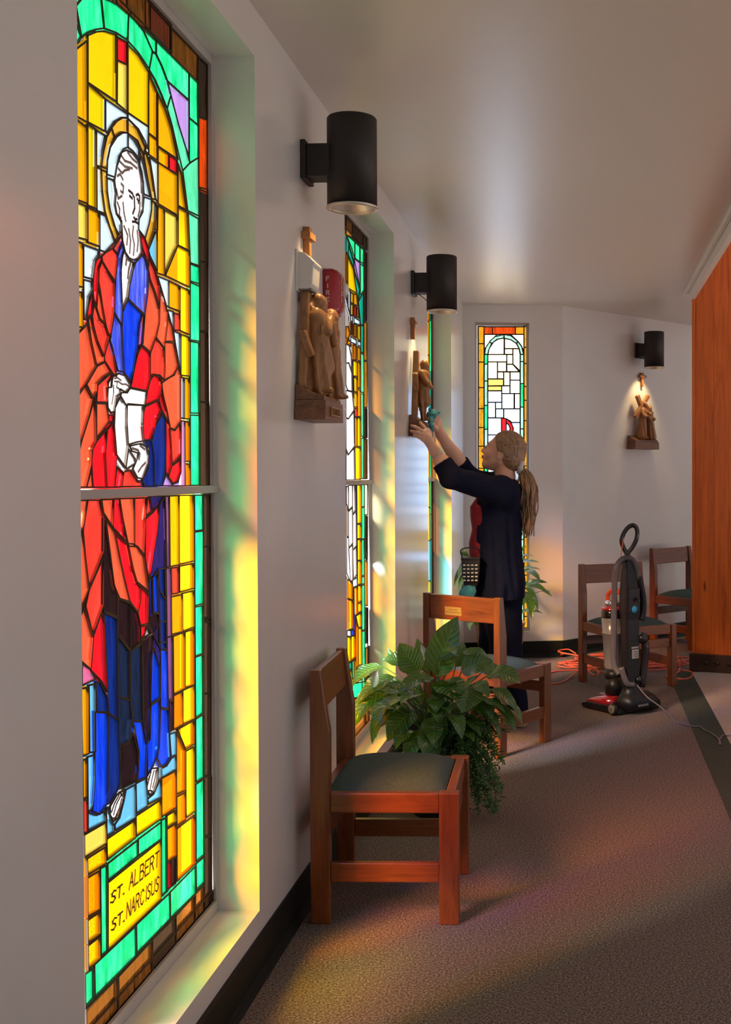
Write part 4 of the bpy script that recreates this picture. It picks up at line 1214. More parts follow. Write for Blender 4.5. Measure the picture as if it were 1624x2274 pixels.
# ---- window 3: seen almost edge-on beyond the second lamp
a3, b3 = OPEN[2]
L3 = b3 - a3
W3 = Window('window_3', wall_matrix(a3), 'tall stained glass window between the dusted carving and the pale window', -0.01, L3 + 0.01, SILL, HEAD, lead=0.005, frame=0.024)
for side in (0, 1):
    fx = (lambda x: x) if side == 0 else (lambda x: L3 - x)
    for (lo, hi, keys, hr) in ((0.014, 0.085, ['db', 'ba', 'db', 'br'], (0.25, 0.4)), (0.087, 0.165, ['tl', 'gr', 'tl', 'tl', 'gr'], (0.15, 0.4)),
                               (0.167, 0.30, ['am', 'or', 'ye', 'sk', 'am'], (0.12, 0.3)), (0.302, 0.43, ['or', 'am', 'bl', 'ye', 'lb'], (0.15, 0.35))):
        for z0, z1 in ((SILL + 0.03, zm2 - 0.012), (zm2 + 0.012, HEAD - 0.024)):
            z = z0; k = 0
            while z < z1 - 0.01:
                h = min(rng.uniform(*hr), z1 - z)
                if z1 - z - h < 0.06: h = z1 - z
                x0, x1 = sorted((fx(lo), fx(hi)))
                W3.rect(keys[(k + side) % len(keys)], x0, x1, z, z + h)
                z += h; k += 1
for z0, z1 in ((SILL + 0.03, zm2 - 0.012), (zm2 + 0.012, HEAD - 0.024)):
    z = z0; k = 0
    while z < z1 - 0.01:
        h = min(0.24, z1 - z)
        xm = L3 / 2 + 0.03 * math.sin(k * 2.1)
        W3.rect(('bl', 'ro', 'lb', 'am')[k % 4], 0.432, xm, z, z + h)
        W3.rect(('lb', 'ye', 'wh', 'am')[(k + 1) % 4], xm, L3 - 0.432, z, z + h)
        z += h; k += 1
W3.bar_h(zm2 - 0.012, zm2 + 0.012, 0, L3)
W3.done()

# ---- window 4: pale window in the end wall
M4 = M_END @ Matrix.Translation((0, 0.06, 0))
W4 = Window('window_4', M4, 'narrow pale stained glass window with amber border and red monogram', E_A, E_B, E_SILL, E_HEAD, lead=0.008, frame=0.016)
T4 = '''
wx 220 325 330 325 270 380 232 440 220 480
wx 450 325 563 325 563 470 545 425 512 382
mi 390 325 390 356 330 366 285 402 265 386 310 345
mi 265 388 283 404 257 460 250 497 222 497 230 440
mi 393 325 450 335 512 385 498 402 450 370 393 357
mi 514 388 545 430 561 497 535 498 525 450 500 404
wx 390 358 390 498 252 498 262 450 300 392 340 366
cx 396 360 450 371 496 402 521 447 396 447
cx 396 449 467 449 467 497 396 497
cx 469 449 522 449 531 500 531 642 469 582
wx 251 500 414 500 414 562 251 562
wx 416 500 467 500 467 582 416 582
cx 416 585 467 585 522 648 416 648
wx 251 564 333 564 333 710 251 710
cx 335 564 412 564 412 648 335 648
cx 335 651 387 651 387 710 335 710
cx 389 651 442 653 442 770 389 770
cx 445 651 530 651 530 722 445 722
yx 251 713 386 713 386 770 251 772
yx 251 774 370 774 370 814 251 814
lx 372 773 442 773 442 838 372 838
wx 445 724 530 724 530 838 445 838
wx 251 817 370 817 370 914 251 914
wx 373 840 478 840 478 970 373 970
wx 484 840 530 840 530 970 484 970
wx 251 917 316 917 316 1048 251 1048
wx 318 917 371 917 371 971 318 971
wx 320 973 386 973 386 1050 320 1050
lx 390 973 530 973 530 1090 447 1090 420 1062 390 1053
wx 251 1052 368 1053 368 1198 251 1198
re 370 1052 411 1057 411 1290 370 1290
re 411 1057 450 1080 472 1140 465 1195 440 1225 411 1235 411 1205 436 1190 445 1140 430 1108 411 1095
wx 411 1097 430 1110 443 1140 436 1188 411 1202
wx 453 1093 530 1093 530 1200 467 1200 474 1140
'''
def c4(pts):
    k = 280 / 1098.0
    return [W4.uv(1020 + pts[i] * k, 660 + pts[i + 1] * k) for i in range(0, len(pts), 2)]
clip4 = (E_A + 0.012, E_B - 0.012, E_SILL + 0.02, E_HEAD - 0.014)
def p4(key, *pts): W4.pane(key, c4(pts), clip=clip4)
for ln in T4.strip().splitlines():
    t = ln.split(); v = [float(x) for x in t[1:]]
    p4('ux' if t[0] == 'wx' and max(v[1::2]) < 720 else t[0], *v)
def col4(x0, x1, js, keys):
    for i in range(len(js) - 1):
        p4(keys[i % len(keys)], x0, js[i], x1, js[i], x1, js[i + 1], x0, js[i + 1])
col4(168, 217, [255, 405, 565, 787, 970, 1135, 1298, 1490, 1670, 1850, 2060, 2240, 2430, 2620, 2780, 2930], ['bx', 'bx', 'bx'])
col4(565, 609, [255, 435, 578, 778, 898, 1075, 1278, 1470, 1570, 1760, 1940, 2090, 2250, 2420, 2600, 2780, 2930], ['bx', 'bx', 'bx'])
for x0, x1, k in ((217, 290, 'bo'), (290, 490, 'bo'), (490, 565, 'bx')):
    p4(k, x0, 258, x1, 258, x1, 323, x0, 323)
    p4(k, x0, 2850, x1, 2850, x1, 2930, x0, 2930)
col4(219, 249, [499, 582, 730, 942, 1150, 1300, 1480, 1640, 1830, 2010, 2200, 2390, 2570, 2740, 2848], ['gr', 'mi', 'mi'])
col4(533, 563, [499, 560, 752, 957, 1147, 1270, 1450, 1660, 1850, 2030, 2110, 2290, 2480, 2650, 2848], ['mi', 'mi', 'gr'])
p4('wx', 251, 1200, 368, 1200, 368, 1292, 251, 1292); p4('lx', 413, 1238, 530, 1202, 530, 1292, 413, 1292)
y = 1294; k = 0
while y < 2840:
    h = (110, 86, 132, 70)[k % 4]; h = min(h, 2846 - y)
    xm = (330, 420, 375, 460, 300)[k % 5]
    keys = (['wx', 'lx'] if y < 1800 else ['yx', 'cx', 'wx', 'yx'])
    p4(keys[k % len(keys)], 251, y, xm, y, xm, y + h, 251, y + h)
    p4(keys[(k + 1) % len(keys)], xm + 2, y, 530, y, 530, y + h, xm + 2, y + h)
    y += h + 2; k += 1
W4.done()
# ------------------------------------------------------------------ chairs
# local frame: chair faces +x, y across, origin on the floor at the middle of the four legs
CD, CW, LEG = 0.402, 0.45, 0.062          # leg centre distances and leg section
def make_chair(label, loc, rotz, cushion='cushion', plaque=False):
    t = thing('wooden_chair', label, 'chair', loc, rotz, 'oak chairs with padded seats')
    hd, hw, h = CD / 2, CW / 2, LEG / 2
    for sy in (-1, 1):
        y0, y1 = sy * hw - h * 0.62, sy * hw + h * 0.62
        mb = MB(); mb.box((hd - h, y0, 0), (hd + h, y1, 0.412)); mb.build('leg', 'chair_wood', t, bevel=0.004)
        # rear post: straight back edge, front edge tapering above the seat
        prof = [(-hd - h, 0), (-hd + h, 0), (-hd + h, 0.60), (-hd + h - 0.008, 0.645), (-hd - h + 0.036, 0.775), (-hd - h + 0.034, 0.792), (-hd - h, 0.792)]
        mb = MB(); mb.rings([[(x, y, z) for x, z in prof] for y in (y0, y1)], True, True, False); mb.build('back_post', 'chair_wood', t, bevel=0.004, fix=True)
        mb = MB(); mb.box((-hd + h, y0 + 0.004, 0.347), (hd - h, y1 - 0.004, 0.409)); mb.build('seat_rail', 'chair_wood_h', t, bevel=0.004)
        mb = MB(); mb.box((-hd + h, y0 + 0.007, 0.13), (hd - h, y1 - 0.007, 0.19)); mb.build('stretcher', 'chair_wood_h', t, bevel=0.003)
    yi = hw - h * 0.62
    mb = MB(); mb.box((hd - 0.012, -yi, 0.347), (hd + 0.018, yi, 0.409)); mb.build('seat_rail', 'chair_wood_d', t, bevel=0.004)
    mb = MB(); mb.box((-hd - 0.012, -yi, 0.347), (-hd + 0.014, yi, 0.405)); mb.build('seat_rail', 'chair_wood_d', t, bevel=0.003)
    mb = MB(); mb.box((-hd - 0.010, -yi, 0.25), (-hd + 0.014, yi, 0.31)); mb.build('stretcher', 'chair_wood_d', t, bevel=0.003)
    mb = MB(); mb.box((hd - 0.012, -yi, 0.262), (hd + 0.012, yi, 0.318)); mb.build('stretcher', 'chair_wood_d', t, bevel=0.003)
    # back board, leaning with the posts
    m = Matrix.Translation((-hd - 0.012, 0, 0.725)) @ Matrix.Rotation(-0.10, 4, 'Y')
    mb = MB(); mb.box((-0.011, -yi, -0.064), (0.012, yi, 0.062), m); bb = mb.build('backrest', 'chair_wood_d', t, bevel=0.004)
    if plaque:
        mb = MB(); mb.box((-0.0125, -0.0, -0.038), (-0.0105, 0.105, 0.005), m); pq = mb.build('plaque', 'brass_plate', bb)
        tb = MB(); r = random.Random(5)
        for row, (a, b_) in enumerate(((0.026, 0.078), (0.006, 0.098))):
            y = a
            while y < b_:
                w_ = r.uniform(0.003, 0.008)
                tb.box((-0.0132, y, -0.010 - row * 0.013), (-0.0122, y + w_, -0.0075 - row * 0.013), m)
                tb.box((-0.0132, y + w_ * 0.3, -0.0115 - row * 0.013), (-0.0122, y + w_ * 0.5, -0.006 - row * 0.013), m)
                y += w_ + 0.0022
        tb.build('engraving', 'engraving', bb)
    # crowned cushion
    mb = MB(); n = 16
    x0, x1, yc = -hd + h - 0.018, hd - 0.016, hw - 0.012
    rows = []
    for j in range(n + 1):
        v_ = -1 + 2 * j / n
        row = []
        for i in range(n + 1):
            u = -1 + 2 * i / n
            q = max(0.0, (1 - abs(u) ** 3.2)) ** 0.55 * max(0.0, (1 - abs(v_) ** 3.2)) ** 0.55
            row.append((x0 + (x1 - x0) * (u + 1) / 2, v_ * yc, 0.402 + 0.050 * q))
        rows.append(row)
    mb.rings(rows, False, False, True)
    mb.box((x0, -yc, 0.392), (x1, yc, 0.4035))
    mb.build('seat_cushion', cushion, t)
    return t

def chair_pose(front, rear):
    """leg centres of one side (its -y side when walking from rear to front) -> location and rotation"""
    f = Vector(front[:2]); r = Vector(rear[:2]); d = (f - r).normalized(); l = Vector((-d.y, d.x))
    return d, l, (f + r) / 2

# near chair, back to the window wall: its near side is the chair's -y side
ang = math.radians(-1.35)
near = Vector((-0.4165, 3.556))
d = Vector((math.cos(ang), math.sin(ang))); l = Vector((-d.y, d.x))
c = near + l * (CW / 2)
make_chair('oak chair with its back to the wall between the first and second tall windows', (c.x, c.y, 0), ang)
# chair turned away, behind the lily: rear posts toward the camera
rr = Vector((-0.088, 5.64)); ff = Vector((0.138, 5.965))
d = (ff - rr).normalized(); l = Vector((-d.y, d.x)); c = (rr + d * CD / 2) + l * (CW / 2)
make_chair('oak chair with a brass plaque on its backrest, next to the leafy lily', (c.x, c.y, 0), math.atan2(d.y, d.x), plaque=True)
# chair behind the vacuum
A = Vector((0.436, 7.70)); d = Vector((0.43, -0.903)).normalized(); l = Vector((-d.y, d.x))
c = A + d * CD / 2 + l * (CW / 2) * 1.0
make_chair('oak chair with a dark padded seat standing behind the upright vacuum cleaner', (c.x, c.y, 0), math.atan2(d.y, d.x))
# chair against the angled wall, half hidden by the wooden screen
A = at_depth(1452, HORIZ, 9.34); B = at_depth(1527, HORIZ, 9.07)
d = Vector((B.x - A.x, B.y - A.y)).normalized(); l = Vector((-d.y, d.x))
c = Vector((A.x, A.y)) + d * CD / 2 + l * (CW / 2)
make_chair('oak chair against the angled wall, partly hidden by the wooden screen', (c.x, c.y, 0), math.atan2(d.y, d.x))

# ------------------------------------------------------------------ wall lamps
def make_lamp(label, wall_p, normal, wire=False):
    """wall_p: point on the wall at floor level; normal points into the room"""
    rz = math.atan2(normal.y, normal.x)
    t = thing('wall_lamp', label, 'wall lamp', (wall_p.x, wall_p.y, 2.26), rz, 'black cylinder wall lamps')
    e, r, h = 0.156, 0.0805, 0.292
    mb = MB(); mb.box((0, -0.060, 0.088), (0.017, 0.060, 0.212)); mb.build('wall_plate', 'lamp_black', t, bevel=0.003)
    mb = MB(); mb.box((0.016, -0.046, 0.098), (e - r + 0.02, 0.046, 0.202)); mb.build('arm', 'lamp_black', t, bevel=0.003)
    mb = MB()
    mb.lathe([(r - 0.006, 0.03), (r - 0.006, 0.006), (r, 0.004), (r, h - 0.004), (r - 0.003, h), (0.004, h)], 48, (e, 0, 0), caps=False)
    mb.build('cylinder', 'lamp_black', t)
    mb = MB()
    mb.lathe([(r + 0.003, 0.006), (r + 0.004, 0.0), (r - 0.004, -0.003), (r - 0.012, 0.002), (r - 0.012, 0.01)], 48, (e, 0, 0), caps=False)
    mb.build('rim', 'lamp_rim', t)
    mb = MB()
    prof = []
    for k in range(6):
        rr_ = r - 0.012 - 0.0075 * k
        prof += [(rr_, 0.004 + 0.011 * k), (rr_ - 0.004, 0.006 + 0.011 * k)]
    mb.lathe(prof + [(0.004, 0.064)], 40, (e, 0, 0), caps=False)
    mb.build('baffle', 'lamp_baffle', t)
    mb = MB(); mb.ball((e, 0, 0.052), (0.024, 0.024, 0.012), 16); mb.build('bulb', BULB, t)
    if wire:
        mb = MB(); mb.tube([(0.03, 0.0, 0.097), (0.06, 0.0, 0.075), (0.085, 0.0, 0.05)], 0.0022, 5); mb.build('wire', 'lamp_black', t)
        mb = MB(); mb.lathe([(0.018, 0), (0.014, 0.012), (0.004, 0.016)], 16, (e - 0.01, 0, h - 0.001)); mb.build('cap_nut', 'lamp_black', t)
    ld = bpy.data.lights.new('lamp_light', 'SPOT')
    ld.energy = 13.0; ld.spot_size = math.radians(74); ld.spot_blend = 0.7; ld.color = (1.0, 0.69, 0.30); ld.shadow_soft_size = 0.03
    lo = bpy.data.objects.new('lamp_light', ld); C.objects.link(lo); lo.parent = t; lo.location = (e - 0.02, 0, 0.036)
    lo.rotation_euler = (0, math.radians(14), 0)
    return t
m_, nt_, b_ = new_mat('bulb_glow')
b_.inputs['Emission Color'].default_value = (1.0, 0.78, 0.42, 1); b_.inputs['Emission Strength'].default_value = 2.2
b_.inputs['Base Color'].default_value = (0.8, 0.7, 0.5, 1)
BULB = m_
make_lamp('black cylinder wall lamp above the red fire alarm', wl(s_of_x(680), 0, 0), WN)
make_lamp('black cylinder wall lamp above the raised hands, with a loose wire', wl(s_of_x(918), 0, 0), WN, True)
RX = (M_RIGHT.to_3x3() @ Vector((1, 0, 0))); RNORM = -(M_RIGHT.to_3x3() @ Vector((0, 1, 0)))
def right_wall(px):
    p = on_plane(px, HORIZ, P1, RNORM); p.z = 0
    return p
make_lamp('black cylinder wall lamp on the plain angled wall', right_wall(1420), RNORM)

# ------------------------------------------------------------------ small wall devices
def wall_thing(name, label, cat, p, normal, z):
    """local frame: x into the room, y along the wall, z up"""
    return thing(name, label, cat, (p.x, p.y, z), math.atan2(normal.y, normal.x))
p = wl(s_of_x(661), 0, 0)
t = wall_thing('alarm_sounder', 'small white wedge shaped plastic box on the wall behind the carved figures', 'alarm box', p, WN, 1.985)
mb = MB()
prof = [(0, 0.0), (0.040, 0.0), (0.052, 0.012), (0.056, 0.070), (0.062, 0.082), (0.030, 0.112), (0.012, 0.118), (0, 0.118)]
mb.rings([[(x, y, z) for x, z in prof] for y in (-0.01, 0.085)], True, True, False)
mb.build('body', 'white_plastic', t, bevel=0.004, fix=True)
mb = MB(); mb.box((0.0, -0.018, -0.006), (0.008, 0.093, 0.124)); mb.build('back_plate', 'white_plastic', t, bevel=0.002)
mb = MB(); mb.box((0.012, -0.006, -0.004), (0.048, 0.081, 0.002)); mb.build('grille', 'grey_plastic', t)

p = wl(s_of_x(719), 0, 0)
t = wall_thing('fire_alarm', 'red plastic fire alarm strobe beside the second tall window', 'fire alarm', p, WN, 1.955)
mb = MB()
hh, ww = 0.163, 0.115
rings = []
for k, (x, ins) in enumerate(((0, 0), (0.030, 0.0), (0.046, 0.006), (0.056, 0.020), (0.060, 0.036))):
    ring = []
    for (yy, zz, cy, cz) in ((0, 0, 1, 1), (ww, 0, -1, 1), (ww, hh, -1, -1), (0, hh, 1, -1)):
        rd = 0.018
        for j in range(4):
            an = {(1, 1): math.pi, (-1, 1): 1.5 * math.pi, (-1, -1): 0, (1, -1): 0.5 * math.pi}[(cy, cz)] + j * math.pi / 6
            ring.append((x, yy + cy * (rd + ins) + rd * math.cos(an), zz + cz * (rd + ins) + rd * math.sin(an)))
    rings.append(ring)
mb.rings(rings, True, True, True)
body = mb.build('body', 'red_plastic', t, fix=True)
mb = MB()
mb.ball((0.062, 0.074, 0.098), (0.016, 0.020, 0.024), 10); mb.box((0.050, 0.056, 0.074), (0.062, 0.092, 0.122)); mb.build('strobe_lens', 'clear_plastic', t)
tb = MB()
for i, chh in enumerate('FIRE'):                         # letters one under the other on the side
    z0 = 0.118 - i * 0.024
    def fn(x, y, z0=z0): return Vector((0.013 + x, -0.0002, z0 + y)), Vector((0, -1, 0))
    strokes(tb, chh, fn, 0.014, 0.0024)
    def fn2(x, y, z0=z0): return Vector((0.0602, 0.026 + x, z0 + y)), Vector((1, 0, 0))
    strokes(tb, chh, fn2, 0.014, 0.0024)
o = tb.build('lettering', 'white_plastic', body)
o['kind'] = 'stuff'

# ------------------------------------------------------------------ wall crosses
def make_cross(label, p, normal, z):
    t = wall_thing('wall_cross', label, 'cross', p, normal, z)
    mb = MB(); mb.hexa([(0, -0.011, 0), (0.022, -0.011, 0), (0.022, 0.011, 0), (0, 0.011, 0), (0, -0.017, 0.115), (0.022, -0.017, 0.115), (0.022, 0.017, 0.115), (0, 0.017, 0.115)])
    mb.build('upright', 'cross_wood', t, bevel=0.002, fix=True)
    mb = MB(); mb.box((0.0, -0.040, 0.074), (0.030, 0.040, 0.096)); mb.build('crossbar', 'cross_wood', t, bevel=0.002)
    return t
make_cross('small wooden cross partly behind a white plastic box', wl(s_of_x(678), 0, 0), WN, 2.085)
make_cross('small wooden cross above the carved group being dusted', wl(s_of_x(914), 0, 0), WN, 2.108)
make_cross('small wooden cross on the plain angled wall', right_wall(1424), RNORM, 2.115)
# ------------------------------------------------------------------ implicit surfaces for carved and living shapes
class SDF:
    def __init__(self, lo, hi, res):
        self.lo = np.array(lo, float); self.res = res
        self.n = np.maximum(np.ceil((np.array(hi, float) - self.lo) / res).astype(int) + 1, 4)
        self.ax = [self.lo[i] + res * np.arange(self.n[i]) for i in range(3)]
        self.d = np.full(self.n, 9.0, np.float32)
    def _block(self, blo, bhi):
        i0 = np.clip(np.floor((np.array(blo) - self.lo) / self.res).astype(int), 0, self.n - 1)
        i1 = np.clip(np.ceil((np.array(bhi) - self.lo) / self.res).astype(int) + 1, 1, self.n)
        sl = tuple(slice(a, max(b, a + 1)) for a, b in zip(i0, i1))
        X, Y, Z = np.meshgrid(self.ax[0][sl[0]], self.ax[1][sl[1]], self.ax[2][sl[2]], indexing='ij', sparse=True)
        return sl, X, Y, Z
    def put(self, blo, bhi, fn, k=0.0, op='add'):
        m = 0.05 + k
        sl, X, Y, Z = self._block(np.array(blo) - m, np.array(bhi) + m)
        e = fn(X, Y, Z).astype(np.float32)
        a = self.d[sl]
        if op == 'sub':
            e = -e
            if k > 0:
                h = np.clip(0.5 - 0.5 * (e - a) / k, 0, 1); a = e * (1 - h) + a * h + k * h * (1 - h); a = np.maximum(a, -9)
                self.d[sl] = np.where(True, a, a)
            else:
                self.d[sl] = np.maximum(a, e)
        else:
            if k > 0:
                h = np.clip(0.5 + 0.5 * (a - e) / k, 0, 1)
                self.d[sl] = a * (1 - h) + e * h - k * h * (1 - h)
            else:
                self.d[sl] = np.minimum(a, e)
        return self
    def cap(self, a, b, ra, rb=None, k=0.0, op='add'):
        rb = ra if rb is None else rb
        a = np.array(a, float); b = np.array(b, float); ab = b - a; L = max(float(ab @ ab), 1e-12)
        r = max(ra, rb)
        def fn(X, Y, Z):
            t = np.clip(((X - a[0]) * ab[0] + (Y - a[1]) * ab[1] + (Z - a[2]) * ab[2]) / L, 0, 1)
            return np.sqrt((X - a[0] - t * ab[0]) ** 2 + (Y - a[1] - t * ab[1]) ** 2 + (Z - a[2] - t * ab[2]) ** 2) - (ra + (rb - ra) * t)
        return self.put(np.minimum(a, b) - r, np.maximum(a, b) + r, fn, k, op)
    def ell(self, c, r, R=None, k=0.0, op='add'):
        c = np.array(c, float); r = np.array(r, float) if np.ndim(r) else np.array([r] * 3)
        Ri = np.eye(3) if R is None else np.array(R.transposed() if hasattr(R, 'transposed') else R)
        def fn(X, Y, Z):
            x, y, z = X - c[0], Y - c[1], Z - c[2]
            q = [(Ri[i][0] * x + Ri[i][1] * y + Ri[i][2] * z) / r[i] for i in range(3)]
            k0 = np.sqrt(q[0] ** 2 + q[1] ** 2 + q[2] ** 2) + 1e-6
            k1 = np.sqrt((q[0] / r[0]) ** 2 + (q[1] / r[1]) ** 2 + (q[2] / r[2]) ** 2) + 1e-6
            return k0 * (k0 - 1) / k1
        R_ = max(r)
        return self.put(c - R_, c + R_, fn, k, op)
    def chain(self, pts, rad, k=0.0):
        for i in range(len(pts) - 1):
            self.cap(pts[i], pts[i + 1], rad[i], rad[i + 1], k)
        return self
    def wrinkle(self, amp, freq, seed=0.0):
        X, Y, Z = np.meshgrid(*self.ax, indexing='ij', sparse=True)
        self.d = self.d + (amp * np.sin(X * freq[0] + 1.3 * np.sin(Z * freq[2] * 0.6 + seed)) * np.sin(Y * freq[1] + seed) * np.sin(Z * freq[2] + 1.7 * np.sin(X * freq[0] * 0.5))).astype(np.float32)
        return self
    def mesh(self):
        d = self.d
        s = d < 0
        n = np.array(d.shape)
        # cells with a sign change
        cs = np.zeros(n - 1, np.int8)
        for i in (0, 1):
            for j in (0, 1):
                for k in (0, 1):
                    cs += s[i:n[0] - 1 + i, j:n[1] - 1 + j, k:n[2] - 1 + k]
        act = (cs > 0) & (cs < 8)
        idx = np.argwhere(act)
        if len(idx) == 0: return np.zeros((0, 3)), []
        vid = np.full(n - 1, -1, np.int64); vid[tuple(idx.T)] = np.arange(len(idx))
        acc = np.zeros((len(idx), 3)); cnt = np.zeros(len(idx))
        corners = [(i, j, k) for i in (0, 1) for j in (0, 1) for k in (0, 1)]
        for a in corners:
            for ax in range(3):
                if a[ax] == 1: continue
                b = list(a); b[ax] = 1
                va = d[idx[:, 0] + a[0], idx[:, 1] + a[1], idx[:, 2] + a[2]]; vb = d[idx[:, 0] + b[0], idx[:, 1] + b[1], idx[:, 2] + b[2]]
                m = (va < 0) != (vb < 0)
                t = np.where(m, va / np.where(m, va - vb, 1), 0)
                p = np.tile(np.array(a, float), (len(idx), 1)); p[:, ax] += t
                acc[m] += p[m]; cnt[m] += 1
        V = self.lo + (idx + acc / cnt[:, None]) * self.res
        F = []
        for ax in range(3):
            u, v = (ax + 1) % 3, (ax + 2) % 3
            sl0 = [slice(None)] * 3; sl1 = [slice(None)] * 3
            sl0[ax] = slice(0, n[ax] - 1); sl1[ax] = slice(1, n[ax])
            ch = s[tuple(sl0)] != s[tuple(sl1)]
            inside = s[tuple(sl0)]
            e = np.argwhere(ch)
            e = e[(e[:, u] > 0) & (e[:, v] > 0) & (e[:, u] < n[u] - 1) & (e[:, v] < n[v] - 1)]
            if len(e) == 0: continue
            q = []
            for du, dv in ((-1, -1), (0, -1), (0, 0), (-1, 0)):
                c = e.copy(); c[:, u] += du; c[:, v] += dv
                q.append(vid[c[:, 0], c[:, 1], c[:, 2]])
            q = np.stack(q, 1)
            fl = ~inside[e[:, 0], e[:, 1], e[:, 2]]
            q[fl] = q[fl][:, ::-1]
            F.append(q[(q >= 0).all(1)])
        return V, np.concatenate(F)

def sdf_obj(name, parts, mat, parent, origin=(0, 0, 0), smooth=2, M=None):
    """parts: SDF fields whose surfaces become one mesh"""
    V, F, b = [], [], 0
    for s in parts:
        v, f = s.mesh()
        if len(f) == 0: continue
        # light laplacian smoothing of the net
        for _ in range(smooth):
            acc = np.zeros_like(v); cnt = np.zeros(len(v))
            for i in range(4):
                j = (i + 1) % 4
                np.add.at(acc, f[:, i], v[f[:, j]]); np.add.at(cnt, f[:, i], 1)
                np.add.at(acc, f[:, j], v[f[:, i]]); np.add.at(cnt, f[:, j], 1)
            v = v * 0.5 + 0.5 * acc / np.maximum(cnt, 1)[:, None]
        V.append(v); F.append(f + b); b += len(v)
    v = np.concatenate(V) - np.array(origin); f = np.concatenate(F)
    if M is not None:
        Mn = np.array(M); v = v @ Mn[:3, :3].T + Mn[:3, 3]
    me = bpy.data.meshes.new(name)
    me.from_pydata(v.tolist(), [], f.tolist())
    me.polygons.foreach_set('use_smooth', [True] * len(me.polygons))
    me.update()
    return link(name, me, MATS[mat], parent)
# ------------------------------------------------------------------ carved wooden stations on the wall
# local frame: x into the room, y along the wall, z up, origin at the bottom of the base on the wall
def folds(s, lo, hi, fn_c, amp, n, ph=0.0, tilt=0.0):
    """vertical drapery folds around an axis"""
    sl, X, Y, Z = s._block(lo, hi)
    cx, cy = fn_c
    th = np.arctan2(Y - cy, X - cx)
    s.d[sl] = s.d[sl] + (amp * np.sin(n * th + ph + tilt * Z) * np.clip((hi[2] - Z) / (hi[2] - lo[2]) * 1.6, 0, 1)).astype(np.float32)

def robed(s, x, y, z0, h, lean=0.0, wide=1.0, hood=False, face=0.0, bare=False, arms=()):
    """one carved standing figure of height h; face: turn of the head in the y direction"""
    k = h / 0.30
    hip, sh = z0 + 0.155 * k, z0 + 0.238 * k
    if bare:
        for sy in (-1, 1):
            s.chain([(x + 0.004, y + sy * 0.013 * k, z0 + 0.004), (x, y + sy * 0.015 * k, z0 + 0.055 * k), (x - 0.002, y + sy * 0.013 * k, z0 + 0.12 * k)], [0.009 * k, 0.012 * k, 0.016 * k], 0.008)
            s.ell((x + 0.012, y + sy * 0.014 * k, z0 + 0.004), (0.018 * k, 0.008 * k, 0.007 * k), k=0.004)
        s.cap((x, y, z0 + 0.10 * k), (x, y + lean * 0.5, hip), 0.034 * k * wide, 0.028 * k * wide, 0.01)
    else:
        s.cap((x, y, z0 + 0.022 * k), (x, y + lean * 0.5, hip), 0.040 * k * wide, 0.028 * k * wide, 0.01)
        for sy in (-1, 1):
            s.ell((x + 0.034 * k, y + sy * 0.015 * k, z0 + 0.003), (0.018 * k, 0.009 * k, 0.008 * k), k=0.004)
    s.cap((x, y + lean * 0.5, hip), (x, y + lean * 0.9, sh - 0.02 * k), 0.028 * k * wide, 0.033 * k * wide, 0.014)
    s.ell((x, y + lean, sh - 0.008 * k), (0.026 * k, 0.043 * k * wide, 0.022 * k), k=0.014)
    folds(s, (x - 0.07 * k, y - 0.07 * k, z0), (x + 0.07 * k, y + 0.07 * k, hip), (x, y), 0.0058 * k, 7, x * 90 + y * 70, 18)
    for j in range(10):                                   # belt
        a = 2 * math.pi * j / 10; b = 2 * math.pi * (j + 1) / 10; rb = 0.0285 * k * wide
        s.cap((x + rb * math.cos(a), y + lean * 0.5 + rb * math.sin(a), hip + 0.012 * k), (x + rb * math.cos(b), y + lean * 0.5 + rb * math.sin(b), hip + 0.012 * k), 0.0042 * k, None, 0.0)
    for j in range(5):                                    # diagonal drapery over the chest
        s.cap((x + 0.022 * k, y + lean + (0.03 - 0.012 * j) * k, sh - 0.004 * k), (x + 0.026 * k, y + lean * 0.6 + (0.004 - 0.010 * j) * k, hip + 0.02 * k), 0.0042 * k, 0.003 * k, 0.003)
    hc = (x + 0.010 * k, y + lean + face * 0.012 * k, z0 + 0.274 * k)
    s.cap((x, y + lean, sh - 0.005), (hc[0] - 0.004, hc[1], hc[2] - 0.012 * k), 0.014 * k, 0.013 * k, 0.006)
    s.ell(hc, (0.021 * k, 0.018 * k, 0.026 * k), k=0.006)
    s.ell((hc[0] + 0.017 * k, hc[1] + face * 0.014 * k, hc[2] - 0.003 * k), (0.006 * k, 0.004 * k, 0.007 * k), k=0.004)   # nose
    s.ell((hc[0] + 0.010 * k, hc[1] + face * 0.010 * k, hc[2] - 0.022 * k), (0.012 * k, 0.011 * k, 0.014 * k), k=0.006)   # beard or chin
    if hood:
        s.ell((hc[0] - 0.006 * k, hc[1] - face * 0.004, hc[2] + 0.003 * k), (0.024 * k, 0.0235 * k, 0.030 * k), k=0.004)
        s.cap((hc[0] - 0.008 * k, hc[1] - face * 0.012 * k, hc[2] - 0.01 * k), (x - 0.008, y + lean * 0.6 - face * 0.02 * k, hip - 0.02 * k), 0.022 * k, 0.030 * k, 0.012)
    else:
        s.ell((hc[0] - 0.007 * k, hc[1] - face * 0.005 * k, hc[2] + 0.006 * k), (0.021 * k, 0.0205 * k, 0.024 * k), k=0.004)
        s.cap((hc[0] - 0.012 * k, hc[1] - face * 0.010 * k, hc[2]), (hc[0] - 0.012 * k, hc[1] - face * 0.010 * k, hc[2] - 0.034 * k), 0.014 * k, 0.009 * k, 0.006)
    for a in arms:
        s.chain(a, [0.0165 * k, 0.0145 * k, 0.010 * k][:len(a)], 0.008)
        s.ell(a[-1], 0.0105 * k, k=0.004)

